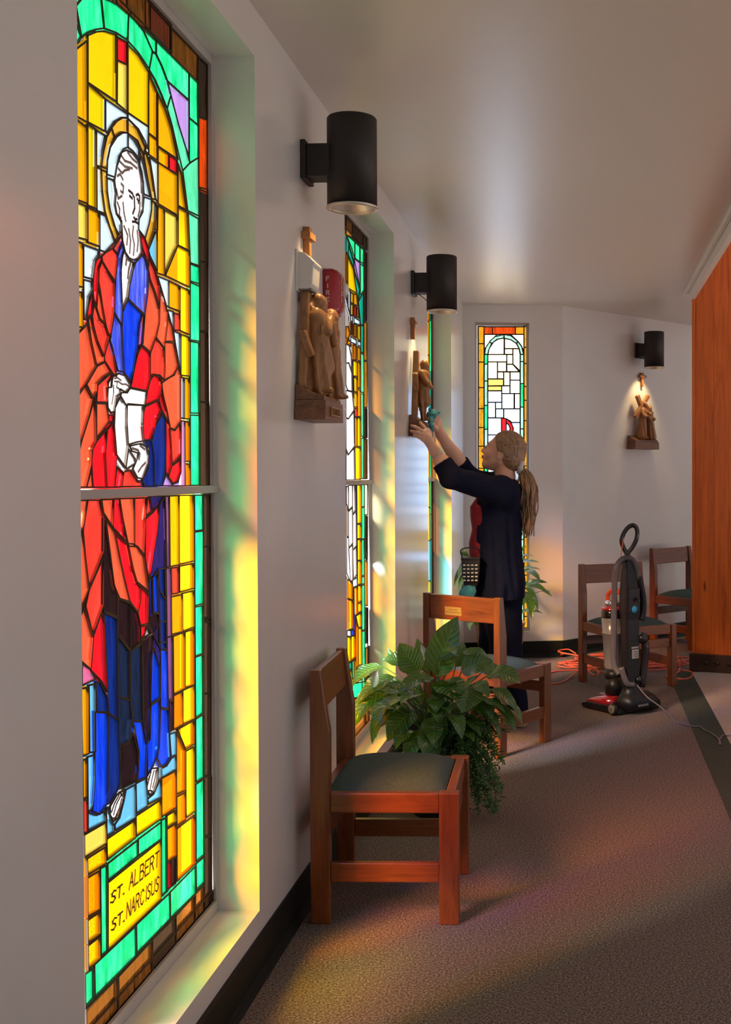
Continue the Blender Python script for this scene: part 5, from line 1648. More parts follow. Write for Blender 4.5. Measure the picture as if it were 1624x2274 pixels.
def beam(mb, a, b, w, d, up=(1, 0, 0)):
    a, b = Vector(a), Vector(b); t = (b - a).normalized(); n = Vector(up); n = (n - t * n.dot(t)).normalized(); q = t.cross(n)
    cs = [(-1, -1), (1, -1), (1, 1), (-1, 1)]
    mb.hexa([a + q * (i * w / 2) + n * (j * d / 2) for i, j in cs] + [b + q * (i * w / 2) + n * (j * d / 2) for i, j in cs])

def station_base(t, text, depth=0.088, wide=0.268, plaque=False):
    mb = MB(); mb.hexa([(0, 0, 0), (depth, 0, 0), (depth, wide, 0), (0, wide, 0), (0, 0.006, 0.062), (depth, 0.006, 0.062), (depth, wide - 0.006, 0.062), (0, wide - 0.006, 0.062)])
    lower = mb.build('base', 'carved_base', t, bevel=0.002, fix=True)
    prof = [(0, 0.0625), (depth - 0.006, 0.0625), (depth - 0.006, 0.075), (depth * 0.5, 0.088), (0.012, 0.112), (0, 0.112)]
    mb = MB(); mb.rings([[(x, y, z) for x, z in prof] for y in (0.012, wide - 0.012)], True, True, False)
    mb.build('plinth', 'carved_base', t, bevel=0.002, fix=True)
    tb = MB()
    size = 0.017
    u = size / 6.0
    n = sum((2.4 if ch in '. ' else (3.2 if ch == 'I' else 5.2)) for ch in text) * u
    x0 = depth
    if plaque:
        mb = MB(); mb.box((depth, wide / 2 - 0.065, 0.014), (depth + 0.006, wide / 2 + 0.065, 0.044)); mb.build('name_plate', 'carved_wood', t, bevel=0.0015)
        x0 = depth + 0.006
    def fn(x, y): return Vector((x0, wide / 2 - n / 2 + x, 0.021 + y)), Vector((1, 0, 0))
    strokes(tb, text, fn, size, 0.0024)
    if tb.v: tb.build('lettering', 'letter_tan' if not plaque else 'engraving', lower)

SLO, SHI = (0.004, -0.03, 0.06), (0.135, 0.31, 0.50)
# 1: bearded man embraced by a veiled woman, tall cross plank behind
p = wl(s_of_x(653), 0.002, 0)
t = wall_thing('carved_station', 'carved wooden figure group of a man and woman below the white plastic box', 'sculpture', p, WN, 1.572)
t['group'] = 'carved wall stations'
station_base(t, 'VERONICA', depth=0.098, plaque=True)
s = SDF(SLO, SHI, 0.0033)
robed(s, 0.046, 0.100, 0.092, 0.315, lean=0.008, wide=1.08, face=0.8, arms=([(0.05, 0.085, 0.345), (0.085, 0.098, 0.285), (0.085, 0.140, 0.33)], [(0.055, 0.145, 0.345), (0.085, 0.16, 0.30), (0.085, 0.155, 0.345)]))
s.cap((0.062, 0.105, 0.25), (0.066, 0.13, 0.175), 0.028, 0.034, 0.012)
s.cap((0.02, 0.115, 0.392), (0.03, 0.085, 0.36), 0.018, 0.014, 0.006)
sdf_obj('figure', [s], 'carved_wood', t)
s = SDF(SLO, SHI, 0.0033)
robed(s, 0.074, 0.200, 0.080, 0.285, lean=-0.012, wide=0.95, hood=True, face=-0.8, arms=([(0.06, 0.165, 0.29), (0.09, 0.16, 0.26), (0.09, 0.145, 0.315)], [(0.055, 0.215, 0.29), (0.085, 0.225, 0.235), (0.095, 0.21, 0.19)]))
sdf_obj('figure', [s], 'carved_wood', t)
mb = MB(); beam(mb, (0.020, 0.035, 0.10), (0.022, 0.075, 0.408), 0.042, 0.026); mb.build('cross_beam', 'carved_wood', t, bevel=0.006, fix=True)
mb = MB(); beam(mb, (0.018, 0.03, 0.28), (0.045, 0.045, 0.20), 0.032, 0.024); mb.build('cross_beam', 'carved_wood', t, bevel=0.006, fix=True)

# 2: man in a short tunic, being dusted
p = wl(s_of_x(908), 0.002, 0)
t = wall_thing('carved_station', 'carved wooden man in a short tunic being dusted by the woman', 'sculpture', p, WN, 1.598)
t['group'] = 'carved wall stations'
station_base(t, '', plaque=True)
s = SDF(SLO, SHI, 0.0033)
robed(s, 0.058, 0.115, 0.088, 0.315, lean=0.01, wide=1.1, bare=True, face=0.7, arms=([(0.05, 0.09, 0.335), (0.085, 0.08, 0.28), (0.095, 0.125, 0.265)], [(0.055, 0.155, 0.335), (0.08, 0.165, 0.285), (0.098, 0.13, 0.262)]))
sdf_obj('figure', [s], 'carved_wood', t)
mb = MB(); beam(mb, (0.022, 0.05, 0.09), (0.026, 0.10, 0.448), 0.050, 0.030); mb.build('cross_beam', 'carved_wood', t, bevel=0.006, fix=True)
mb = MB(); beam(mb, (0.03, 0.02, 0.33), (0.03, 0.05, 0.24), 0.04, 0.028); mb.build('cross_beam', 'carved_wood', t, bevel=0.006, fix=True)

# 3: man with a cross meeting a veiled woman
p = right_wall(1392) + RNORM * 0.002
t = wall_thing('carved_station', 'carved wooden man carrying a cross beside a veiled woman on the angled wall', 'sculpture', p, RNORM, 1.600)
t['group'] = 'carved wall stations'
station_base(t, 'MOTHER AND SON', wide=0.318)
s = SDF(SLO, (0.135, 0.36, 0.50), 0.0033)
robed(s, 0.055, 0.125, 0.090, 0.300, lean=0.022, wide=1.0, face=0.8, arms=([(0.055, 0.12, 0.325), (0.085, 0.115, 0.27), (0.09, 0.165, 0.272)], [(0.055, 0.175, 0.32), (0.085, 0.195, 0.285), (0.092, 0.22, 0.30)]))
sdf_obj('figure', [s], 'carved_wood', t)
s = SDF(SLO, (0.135, 0.36, 0.50), 0.0033)
robed(s, 0.060, 0.240, 0.086, 0.275, lean=-0.022, wide=1.0, hood=True, face=-0.8, arms=([(0.06, 0.205, 0.28), (0.09, 0.19, 0.25), (0.095, 0.165, 0.268)], [(0.055, 0.245, 0.285), (0.085, 0.25, 0.25), (0.095, 0.21, 0.262)]))
s.cap((0.05, 0.255, 0.2), (0.045, 0.278, 0.10), 0.026, 0.036, 0.02)
sdf_obj('figure', [s], 'carved_wood', t)
mb = MB(); beam(mb, (0.050, 0.045, 0.262), (0.050, 0.215, 0.440), 0.030, 0.030); mb.build('cross_beam', 'cross_wood', t, bevel=0.002, fix=True)
mb = MB(); beam(mb, (0.044, 0.080, 0.438), (0.044, 0.150, 0.322), 0.030, 0.030); mb.build('cross_beam', 'cross_wood', t, bevel=0.002, fix=True)
# ------------------------------------------------------------------ upright vacuum cleaner (x forward, y left)
vf = Vector((-0.62, 0.78)).normalized()
t = thing('vacuum_cleaner', 'upright vacuum cleaner with grey hose and red and black floor head', 'vacuum cleaner', (0.634, 6.69, 0), math.atan2(vf.y, vf.x))
HS = Vector((-0.037, -0.047, 0))                        # floor head sits a little to the right of the body
def crv(pts, n=24):
    """smooth path through points (Catmull-Rom)"""
    P = [Vector(p) for p in pts]; P = [P[0] * 2 - P[1]] + P + [P[-1] * 2 - P[-2]]
    out = []
    seg = len(P) - 3
    for i in range(seg):
        a, b, c_, d_ = P[i:i + 4]
        m = max(2, n // seg)
        for k in range(m):
            u = k / m
            out.append(0.5 * ((2 * b) + (c_ - a) * u + (2 * a - 5 * b + 4 * c_ - d_) * u * u + (3 * b - a - 3 * c_ + d_) * u ** 3))
    out.append(P[-2])
    return out
# floor head: black skirt, red hood
mb = MB()
prof = [(0.30, 0.006), (0.315, 0.02), (0.31, 0.035), (0.27, 0.046), (0.06, 0.05), (0.0, 0.045), (-0.01, 0.012), (0.0, 0.008)]
mb.rings([[(x, y, z) for x, z in prof] for y in (-0.155, 0.155)], True, True, False)
head_ = mb.build('floor_head', 'black_plastic', t, bevel=0.006, fix=True, loc=HS)
mb = MB()
rings = []
for y, sc in ((-0.148, 0.72), (-0.125, 0.95), (-0.06, 1.0), (0.0, 1.0), (0.06, 1.0), (0.125, 0.95), (0.148, 0.72)):
    rings.append([(0.055, y, 0.046), (0.285, y, 0.042), (0.262, y, 0.042 + 0.022 * sc), (0.20, y, 0.042 + 0.042 * sc), (0.13, y, 0.042 + 0.058 * sc), (0.07, y, 0.042 + 0.056 * sc)])
mb.rings(rings, True, True, True)
mb.build('hood', 'vacuum_red', t, fix=True, loc=HS)
mb = MB(); mb.box((0.15, 0.04, 0.088), (0.215, 0.10, 0.098), Matrix.Rotation(0.0, 4, 'Y')); mb.build('window', 'grey_plastic', t, bevel=0.004, loc=HS)
for y in (0.105, 0.045, -0.02, -0.09):
    mb = MB(); mb.box((0.285, y, 0.014), (0.325, y + 0.022, 0.034)); mb.build('bumper_tab', 'grey_plastic', t, bevel=0.003, loc=HS)
for y in (0.158, -0.158):
    M = Matrix.Translation((0.03, y, 0.036)) @ Matrix.Rotation(math.pi / 2, 4, 'X')
    mb = MB(); mb.lathe([(0.004, -0.016), (0.030, -0.016), (0.036, -0.010), (0.036, 0.010), (0.030, 0.016), (0.004, 0.016)], 28, m=M); wh_ = mb.build('wheel', 'black_plastic', t, loc=HS)
    mb = MB(); mb.lathe([(0.003, -0.0175), (0.025, -0.0175), (0.027, -0.0155)], 24, m=M); mb.lathe([(0.003, 0.0175), (0.025, 0.0175), (0.027, 0.0155)], 24, m=M); mb.lathe([(0.003, -0.0185), (0.006, -0.0185)], 10, m=M); mb.build('hubcap', 'grey_plastic', wh_)
# motor housing
s = SDF((-0.14, -0.19, 0.01), (0.12, 0.13, 0.27), 0.005)
s.cap((-0.02, -0.13, 0.068), (-0.02, 0.03, 0.068), 0.052, 0.052)
s.cap((-0.065, -0.12, 0.066), (-0.065, 0.02, 0.066), 0.045, 0.045, 0.03)
s.cap((-0.03, -0.02, 0.09), (-0.02, 0.0, 0.20), 0.058, 0.045, 0.04)
s.ell((0.03, -0.03, 0.10), (0.05, 0.05, 0.06), k=0.02)
s.cap((-0.07, -0.14, 0.055), (-0.07, -0.165, 0.045), 0.04, 0.036, 0.02)
sdf_obj('motor_housing', [s], 'black_plastic', t)
mb = MB(); mb.box((-0.114, -0.07, 0.052), (-0.106, 0.01, 0.064)); mb.build('release_bar', 'grey_plastic', t)
# spine
mb = MB()
def sect(z, w, x0, x1): return [(x0, -w, z), (x1, -w * 0.8, z), (x1, w * 0.8, z), (x0, w, z)]
mb.rings([sect(0.16, 0.050, -0.065, 0.01), sect(0.30, 0.048, -0.062, 0.005), sect(0.55, 0.050, -0.062, 0.01), sect(0.60, 0.052, -0.068, 0.02), sect(0.74, 0.044, -0.06, 0.02), sect(0.80, 0.042, -0.052, 0.015), sect(0.90, 0.026, -0.04, 0.01)], True, True, False)
spine = mb.build('spine', 'black_plastic', t, bevel=0.006, fix=True)
mb = MB(); mb.box((-0.0695, -0.045, 0.60), (-0.062, 0.045, 0.735)); mb.build('panel', 'black_plastic', t, bevel=0.004)
mb = MB(); mb.lathe([(0.001, 0), (0.021, 0), (0.021, 0.0015), (0.001, 0.002)], 24, m=Matrix.Translation((-0.0695, 0.0, 0.612)) @ Matrix.Rotation(-math.pi / 2, 4, 'Y')); mb.build('sticker', 'sticker_blue', spine)
mb = MB(); mb.box((-0.0655, -0.038, 0.325), (-0.063, 0.014, 0.378)); lab = mb.build('rating_label', 'sticker_grey', spine)
mb = MB(); mb.box((-0.0655, -0.036, 0.384), (-0.063, 0.018, 0.394)); mb.build('rating_label', 'sticker_grey', spine)
tb = MB()
for r_ in range(4):
    tb.box((-0.0662, -0.034, 0.334 + r_ * 0.010), (-0.0654, -0.004 + 0.004 * (r_ % 2), 0.3365 + r_ * 0.010))
o = tb.build('print', 'engraving', lab)
mb = MB(); mb.tube(crv([(-0.065, -0.006, 0.68), (-0.085, -0.02, 0.672), (-0.088, -0.012, 0.655)]), 0.008, 8); mb.build('cord_hook', 'black_gloss', t)
# dust bin in front of the spine
bx = 0.105
mb = MB(); mb.lathe([(0.046, 0.245), (0.050, 0.26), (0.060, 0.455), (0.064, 0.457), (0.064, 0.463), (0.060, 0.465), (0.066, 0.545), (0.066, 0.55)], 32, (bx, 0.01, 0)); mb.build('dust_bin', 'dust_bin', t)
mb = MB(); mb.lathe([(0.067, 0.55), (0.069, 0.556), (0.069, 0.588), (0.064, 0.596)], 32, (bx, 0.01, 0)); mb.build('bin_collar', 'black_gloss', t)
mb = MB(); mb.lathe([(0.066, 0.596), (0.066, 0.606), (0.05, 0.618)], 32, (bx, 0.01, 0)); mb.build('bin_lid', 'vacuum_red', t)
mb = MB()
for k in range(12):
    a = 2 * math.pi * k / 12
    mb.ball((bx + 0.036 * math.cos(a), 0.01 + 0.036 * math.sin(a), 0.632), (0.011, 0.011, 0.018), 8)
mb.lathe([(0.040, 0.614), (0.038, 0.65), (0.004, 0.652)], 24, (bx, 0.01, 0))
o = mb.build('cyclone_cap', 'chrome', t); o['kind'] = 'stuff'
mb = MB(); mb.tube(crv([(bx + 0.045, 0.01, 0.64), (bx + 0.035, 0.01, 0.69), (bx - 0.02, 0.01, 0.715), (bx - 0.07, 0.01, 0.70)], 20), 0.012, 10, flat=1.3); mb.build('bin_handle', 'vacuum_orange', t)
mb = MB(); mb.lathe([(0.052, 0.19), (0.056, 0.215), (0.05, 0.245)], 28, (bx - 0.01, 0.01, 0)); mb.tube([(bx - 0.02, 0.01, 0.10), (bx - 0.015, 0.01, 0.20)], [0.06, 0.05], 18); mb.build('bin_base', 'black_plastic', t)
# handle loop
pts = crv([(-0.012, 0.004, 0.93), (0.004, 0.018, 0.97), (0.012, 0.026, 1.01), (0.002, 0.012, 1.06), (-0.016, -0.010, 1.092), (-0.036, -0.032, 1.098), (-0.047, -0.044, 1.07), (-0.044, -0.042, 1.02), (-0.030, -0.026, 0.975), (-0.016, -0.008, 0.945), (-0.012, 0.0, 0.93)], 50)
mb = MB(); mb.tube(pts, 0.0135, 10); mb.tube([(-0.015, 0, 0.86), (-0.013, 0.001, 0.935)], [0.021, 0.018], 12); mb.build('handle', 'black_gloss', t)
# corrugated hose over the left side, round the top and down the right side
path = crv([(-0.03, 0.085, 0.24), (0.0, 0.098, 0.30), (0.0, 0.098, 0.45), (0.0, 0.096, 0.62), (0.0, 0.092, 0.78), (-0.005, 0.078, 0.865), (-0.015, 0.035, 0.905), (-0.035, -0.012, 0.898), (-0.045, -0.04, 0.85), (-0.048, -0.055, 0.79)], 110)
def rib(path, r, lo, hi):
    rr_ = []
    out = []
    acc = 0
    for i in range(len(path) - 1):
        m = 2
        for k in range(m):
            out.append(path[i].lerp(path[i + 1], k / m)); rr_.append(hi if (len(out) % 2) else lo)
    return out, rr_
pp, rr2 = rib(path, 0, 0.0155, 0.0195)
mb = MB(); mb.tube(pp[70:], rr2[70:], 12); mb.tube(pp[:72], 0.018, 12); mb.build('hose', 'hose_plastic', t)
mb = MB(); mb.tube(crv([(-0.048, -0.055, 0.80), (-0.05, -0.085, 0.68), (-0.05, -0.088, 0.60), (-0.05, -0.075, 0.54)], 20), [0.021] * 19, 12); mb.build('wand', 'black_plastic', t)
mb = MB(); mb.tube(crv([(-0.05, -0.06, 0.46), (-0.055, -0.09, 0.42), (-0.06, -0.098, 0.38), (-0.055, -0.092, 0.28), (-0.05, -0.075, 0.15)], 24), [0.018, 0.03, 0.034, 0.036, 0.036, 0.034, 0.03, 0.026] + [0.024] * 17, 12); mb.build('air_duct', 'black_gloss', t)
mb = MB(); mb.tube(crv([(-0.045, 0.085, 0.28), (-0.055, 0.05, 0.19), (-0.06, 0.0, 0.17)], 16), 0.018, 10); mb.build('hose_end', 'hose_plastic', t)
mb = MB(); mb.lathe([(0.019, 0), (0.022, 0.01), (0.016, 0.02)], 16, m=Matrix.Translation((-0.062, -0.035, 0.20)) @ Matrix.Rotation(-math.pi / 2, 4, 'Y')); mb.build('cord_exit', 'black_gloss', t)
# power cord down to the carpet and away over the terrazzo
Mi = (Matrix.Translation((0.634, 6.69, 0)) @ Matrix.Rotation(math.atan2(vf.y, vf.x), 4, 'Z')).inverted()
wp = [at_depth(1415, 1521, 6.62), at_depth(1438, 1548, 6.52), at_depth(1470, 1572, 6.42), on_floor(1499, 1602, 0.004), on_floor(1511, 1606, 0.004)]
for px, py in ((1530, 1611), (1543, 1613), (1556, 1614), (1566, 1622), (1572, 1624), (1583, 1630), (1596, 1640), (1601, 1652), (1597, 1652), (1600, 1640), (1608, 1632), (1618, 1634), (1635, 1630), (1650, 1632)):
    wp.append(on_floor(px, py, 0.0075))
mb = MB(); mb.tube([Mi @ q for q in crv(wp, 100)], 0.0036, 7); mb.build('power_cord', 'cord_grey', t)
mb = MB(); mb.tube([Mi @ q for q in crv([at_depth(1386, 1195, 6.66), at_depth(1382, 1215, 6.66), at_depth(1380, 1240, 6.66), at_depth(1382, 1262, 6.66)], 12)], 0.003, 6); mb.build('side_cord', 'cord_orange', t)

# ------------------------------------------------------------------ orange extension cord in a heap
r = random.Random(11)
pts = []
for k in range(15):
    cx = r.uniform(0.72, 0.86); cy = r.uniform(8.12, 8.62)
    ax_, ay = r.uniform(0.30, 0.46), r.uniform(0.07, 0.2)
    tilt = r.uniform(-0.12, 0.2); ph = r.uniform(0, 6.28)
    for j in range(7):
        a = ph + 2 * math.pi * j / 7 * (1 if k % 2 else -1)
        x = ax_ * math.cos(a) * r.uniform(0.85, 1.12); y = ay * math.sin(a) * r.uniform(0.8, 1.2)
        z = 0.006 + 0.012 * ((k * 3 + j) % 4) * r.uniform(0.4, 1)
        X_ = cx + x * math.cos(tilt) - y * math.sin(tilt)
        Y_ = cy + x * math.sin(tilt) + y * math.cos(tilt)
        pts.append((X_, Y_, max(z, 0.006)))
for px, py, z in ((1240, 1490, .006), (1215, 1500, .006), (1222, 1518, .006), (1255, 1512, .006), (1300, 1480, .03), (1330, 1492, .03), (1320, 1500, .02), (1310, 1488, .02), (1360, 1495, .01), (1420, 1480, .01), (1480, 1462, .006), (1505, 1470, .006), (1508, 1492, .006), (1480, 1502, .006), (1520, 1508, .006), (1537, 1502, .006), (1535, 1492, .006), (1500, 1486, .006), (1440, 1478, .02), (1250, 1450, .05), (1262, 1442, .06), (1280, 1452, .03)):
    p = on_floor(px, py, z); pts.append((p.x, p.y, z))
t = thing('extension_cord', 'long orange extension cord heaped on the carpet behind the vacuum cleaner', 'cord', (0.8, 8.4, 0))
mb = MB(); mb.tube([q - Vector((0.8, 8.4, 0)) for q in crv(pts, 5 * len(pts))], 0.0055, 6); mb.build('cable', 'cord_orange', t)
p = on_floor(1245, 1452, 0.03) - Vector((0.8, 8.4, 0))
mb = MB(); mb.tube([p, p + Vector((0.03, 0.01, 0))], [0.012, 0.010], 8); mb.build('plug', 'cord_orange', t)
# ------------------------------------------------------------------ plants
def leaf_mesh(name, base_, tip, width, up, sag=0.18, cup=0.25, wave=0.0, seed=0, nl=12, nw=6):
    """one blade: base to tip, drooping by sag, folded along the midrib by cup"""
    b, tp = Vector(base_), Vector(tip)
    L = (tp - b).length; ax = (tp - b).normalized()
    up = Vector(up); up = (up - ax * up.dot(ax)); up = up.normalized() if up.length > 1e-4 else ax.orthogonal()
    side = ax.cross(up)
    vs, uv, fs = [], [], []
    for i in range(nl + 1):
        u = i / nl
        arch = 4 * u * (1 - u) * sag * L
        c = b + ax * (L * u) + up * arch
        w = width / 2 * (math.sin(math.pi * min(1.0, u ** 0.72)) ** 0.8 if u < 1 else 0.0)
        w = max(w, 0.0006)
        for j in range(nw + 1):
            v_ = -1 + 2 * j / nw
            q = c + side * (v_ * w) + up * (cup * abs(v_) ** 1.3 * w) + up * (wave * w * math.sin(u * 13 + seed + v_ * 1.2) * abs(v_))
            vs.append(q); uv.append((j / nw, u))
    for i in range(nl):
        for j in range(nw):
            a = i * (nw + 1) + j
            fs.append((a, a + 1, a + nw + 2, a + nw + 1))
    me = bpy.data.meshes.new(name)
    me.from_pydata([tuple(q) for q in vs], [], fs)
    l = me.uv_layers.new(name='UVMap')
    for lp in me.loops: l.data[lp.index].uv = uv[lp.vertex_index]
    me.polygons.foreach_set('use_smooth', [True] * len(me.polygons))
    me.update()
    return me

def plant_leaf(t, org, base_, tip, width, up, root, mat='leaf', **kw):
    o = link('leaf', leaf_mesh('leaf', Vector(base_) - org, Vector(tip) - org, width, up, **kw), MATS[mat], t)
    b = Vector(base_) - org; rt = Vector(root) - org
    mid = (b + rt) / 2 + Vector((0, 0, 0.25 * (b - rt).length * 0.4))
    mid.x = rt.x + (b.x - rt.x) * 0.35; mid.y = rt.y + (b.y - rt.y) * 0.35
    mb = MB(); mb.tube(crv([rt, mid, b], 8), [0.0042, 0.004, 0.0038, 0.0035, 0.003, 0.003, 0.0028, 0.0026, 0.0025][:9], 5)
    mb.build('stalk', 'stem_green', o)
    return o

# ---- the lily between the two near chairs
PC = at_depth(968, HORIZ, 4.72); PC.z = 0
lily = thing('peace_lily', 'potted peace lily with broad glossy leaves and trailing fern', 'potted plant', PC)
mb = MB(); mb.lathe([(0.095, 0), (0.10, 0.01), (0.125, 0.27), (0.135, 0.275), (0.135, 0.30), (0.122, 0.30), (0.118, 0.27)], 32, caps=False); mb.lathe([(0.001, 0.0), (0.095, 0.0)], 32, caps=False); mb.build('pot', 'pot_dark', lily)
mb = MB(); mb.lathe([(0.118, 0.272), (0.06, 0.282), (0.002, 0.285)], 24, caps=False); mb.build('soil', 'soil', lily)
mb = MB(); mb.lathe([(0.138, 0.20), (0.146, 0.21), (0.147, 0.262), (0.139, 0.27)], 32, caps=False); mb.build('pebble_band', 'pebbles', lily)
def zp(x, y, Y, sc=1 / 3.691, ox=760, oy=1340): return at_depth(ox + x * sc, oy + y * sc, Y)
CAMDIR = Vector((0, -1, 0.25))
L1 = [  # base zoom xy, tip zoom xy, width zoom, depth base, depth tip, up vector, sag, material
    (770, 600, 950, 105, 215, 4.62, 4.60, (-0.55, -1, 0.1), 0.04, 'leaf'),
    (770, 500, 972, 425, 125, 4.60, 4.54, (0.1, -0.5, 1), 0.10, 'leaf'),
    (830, 640, 938, 795, 200, 4.60, 4.50, (0.3, -1, 0.7), 0.12, 'leaf'),
    (745, 605, 455, 745, 125, 4.66, 4.56, (-0.2, -0.8, 1), 0.16, 'leaf'),
    (640, 560, 470, 325, 165, 4.72, 4.74, (-0.5, -1, 0.4), 0.06, 'leaf'),
    (560, 500, 330, 460, 110, 4.76, 4.78, (-0.2, -0.8, 1), 0.12, 'leaf'),
    (340, 520, 72, 700, 120, 4.80, 4.78, (-0.5, -0.6, 1), 0.18, 'leaf'),
    (430, 600, 120, 830, 120, 4.74, 4.70, (-0.5, -0.8, 0.8), 0.15, 'leaf'),
    (390, 680, 66, 1050, 150, 4.74, 4.68, (-0.7, -0.9, 0.4), 0.16, 'leaf'),
    (450, 720, 245, 1155, 110, 4.70, 4.60, (-0.6, -1, 0.3), 0.14, 'leaf'),
    (590, 880, 370, 1135, 165, 4.64, 4.56, (-0.4, -1, 0.4), 0.16, 'leaf'),
    (745, 930, 785, 1200, 160, 4.58, 4.50, (0.0, -1, 0.5), 0.14, 'leaf'),
    (1040, 680, 985, 900, 185, 4.58, 4.50, (0.2, -1, 0.5), 0.12, 'leaf'),
    (1200, 590, 1465, 660, 160, 4.62, 4.55, (0.3, -0.7, 1), 0.16, 'leaf'),
    (975, 560, 1240, 470, 150, 4.70, 4.70, (0.2, -0.8, 0.8), 0.12, 'leaf'),
    (985, 400, 1225, 500, 80, 4.74, 4.74, (0.2, -0.7, 1), 0.22, 'leaf'),
    (1085, 650, 1208, 770, 95, 4.58, 4.52, (0.4, -1, 0.6), 0.16, 'leaf'),
    (1215, 700, 1442, 905, 85, 4.66, 4.60, (0.6, -0.8, 0.5), 0.18, 'leaf'),
    (1255, 820, 1425, 1068, 75, 4.64, 4.58, (0.7, -0.8, 0.3), 0.16, 'leaf'),
    (1110, 800, 1230, 960, 130, 4.62, 4.56, (0.4, -1, 0.4), 0.12, 'leaf'),
    (700, 560, 615, 285, 90, 4.80, 4.82, (-0.2, -1, 0.1), 0.05, 'leaf'),
    (430, 480, 375, 365, 40, 4.84, 4.86, (-0.2, -1, 0.2), 0.05, 'leaf'),
    (930, 520, 1000, 320, 90, 4.80, 4.82, (0.2, -1, 0.2), 0.06, 'leaf'),
    (860, 560, 920, 270, 80, 4.84, 4.86, (0.2, -1, 0.2), 0.05, 'leaf'),
    (1000, 500, 1130, 370, 60, 4.82, 4.84, (0.3, -1, 0.4), 0.1, 'leaf'),
    (500, 640, 300, 800, 120, 4.78, 4.76, (-0.5, -0.8, 0.8), 0.15, 'leaf'),
    (520, 700, 330, 960, 120, 4.76, 4.72, (-0.5, -1, 0.5), 0.12, 'leaf'),
    (640, 500, 520, 430, 120, 4.80, 4.8, (-0.2, -1, 0.6), 0.1, 'leaf'),
    (900, 800, 860, 1000, 90, 4.64, 4.58, (0.1, -1, 0.4), 0.12, 'leaf'),
    (1150, 560, 1320, 560, 110, 4.78, 4.8, (0.2, -0.8, 1), 0.14, 'leaf'),
]
root = PC + Vector((0, 0, 0.28))
for i, (x0, y0, x1, y1, w_, Yb, Yt, up, sag, mt) in enumerate(L1):
    Yb, Yt = Yb + 0.02, Yt + 0.02
    plant_leaf(lily, PC, zp(x0, y0, Yb), zp(x1, y1, Yt), w_ / 3.691 * Yb / FPX * 1.4, up, root + Vector((0.05 * math.sin(i * 2.4), 0.05 * math.cos(i * 2.4), 0)), mt, sag=sag, cup=0.22, wave=0.12, seed=i)
r = random.Random(21)
for i in range(30):                                       # inner leaves
    a = r.uniform(0, 2 * math.pi); el = r.uniform(0.25, 1.0)
    b = root + Vector((0.12 * math.cos(a), 0.12 * math.sin(a), r.uniform(0.10, 0.22)))
    tp = b + Vector((0.17 * math.cos(a) * el, 0.17 * math.sin(a) * el, r.uniform(-0.06, 0.10)))
    plant_leaf(lily, PC, b, tp, r.uniform(0.06, 0.085), (math.cos(a) * -0.3, math.sin(a) * -0.3 - 0.2, 1), root + Vector((0.04 * math.cos(a), 0.04 * math.sin(a), 0)), 'leaf', sag=0.15, cup=0.25, wave=0.1, seed=i)
r = random.Random(77)
for i in range(26):                                       # arching outer leaves
    a = math.pi * (0.75 + 1.25 * i / 26) + r.uniform(-0.2, 0.2)
    R0 = r.uniform(0.17, 0.24); R1 = R0 + r.uniform(0.10, 0.16)
    z0 = r.uniform(0.36, 0.50); z1 = z0 - r.uniform(0.0, 0.16)
    ca, sa = math.cos(a), math.sin(a)
    b = PC + Vector((R0 * ca, R0 * sa * 0.75, z0)); tp = PC + Vector((R1 * ca, R1 * sa * 0.75, z1))
    if min(b.x, tp.x) < -0.60: continue
    plant_leaf(lily, PC, b, tp, r.uniform(0.06, 0.085), (ca * 0.5, sa * 0.5, 1), PC + Vector((0.05 * ca, 0.05 * sa, 0.28)), 'leaf', sag=0.2, cup=0.2, wave=0.12, seed=i)
# two white flowers (spathes)
for (x0, y0, x1, y1, w_, Y) in ((700, 480, 645, 335, 60, 4.80), (250, 690, 290, 550, 60, 4.70)):
    o = link('flower', leaf_mesh('flower', zp(x0, y0, Y) - PC, zp(x1, y1, Y) - PC, w_ / 3.691 * Y / FPX, (0.3, -1, 0.2), 0.03, 0.5), MATS['petal_white'], lily)
    mb = MB(); mb.tube(crv([root - PC, (zp(x0, y0, Y) - PC + root - PC) / 2 + Vector((0, 0, 0.05)), zp(x0, y0, Y) - PC], 8), 0.003, 5); mb.build('stalk', 'stem_green', o)

def fern(name, t, org, starts, seed, mat, nneedle=46, ln=0.018):
    r = random.Random(seed); mb = MB()
    for (a, b, c_) in starts:
        path = crv([a, b, c_], 18)
        for i in range(len(path) - 1):
            d_ = (path[i + 1] - path[i]);
            if d_.length < 1e-6: continue
            d_.normalize()
            q = d_.orthogonal() * 0.0009
            mb.add([path[i] - q, path[i] + q, path[i + 1] + q, path[i + 1] - q], [(0, 1, 2, 3)])
        for k in range(nneedle):
            u = r.random() ** 0.8
            i = min(int(u * (len(path) - 1)), len(path) - 2)
            p = path[i].lerp(path[i + 1], r.random())
            dirv = Vector((r.gauss(0, 1), r.gauss(0, 1), r.gauss(0.1, 0.8))).normalized()
            s_ = dirv.orthogonal().normalized() * 0.0016
            L = ln * r.uniform(0.5, 1.3)
            mb.add([p - s_, p + s_, p + dirv * L * 0.6 + s_ * 1.6, p + dirv * L, p + dirv * L * 0.6 - s_ * 1.6], [(0, 1, 2, 3, 4)])
    o = mb.build(name, mat, t); o['kind'] = 'stuff'
    return o
r = random.Random(31)
starts = []
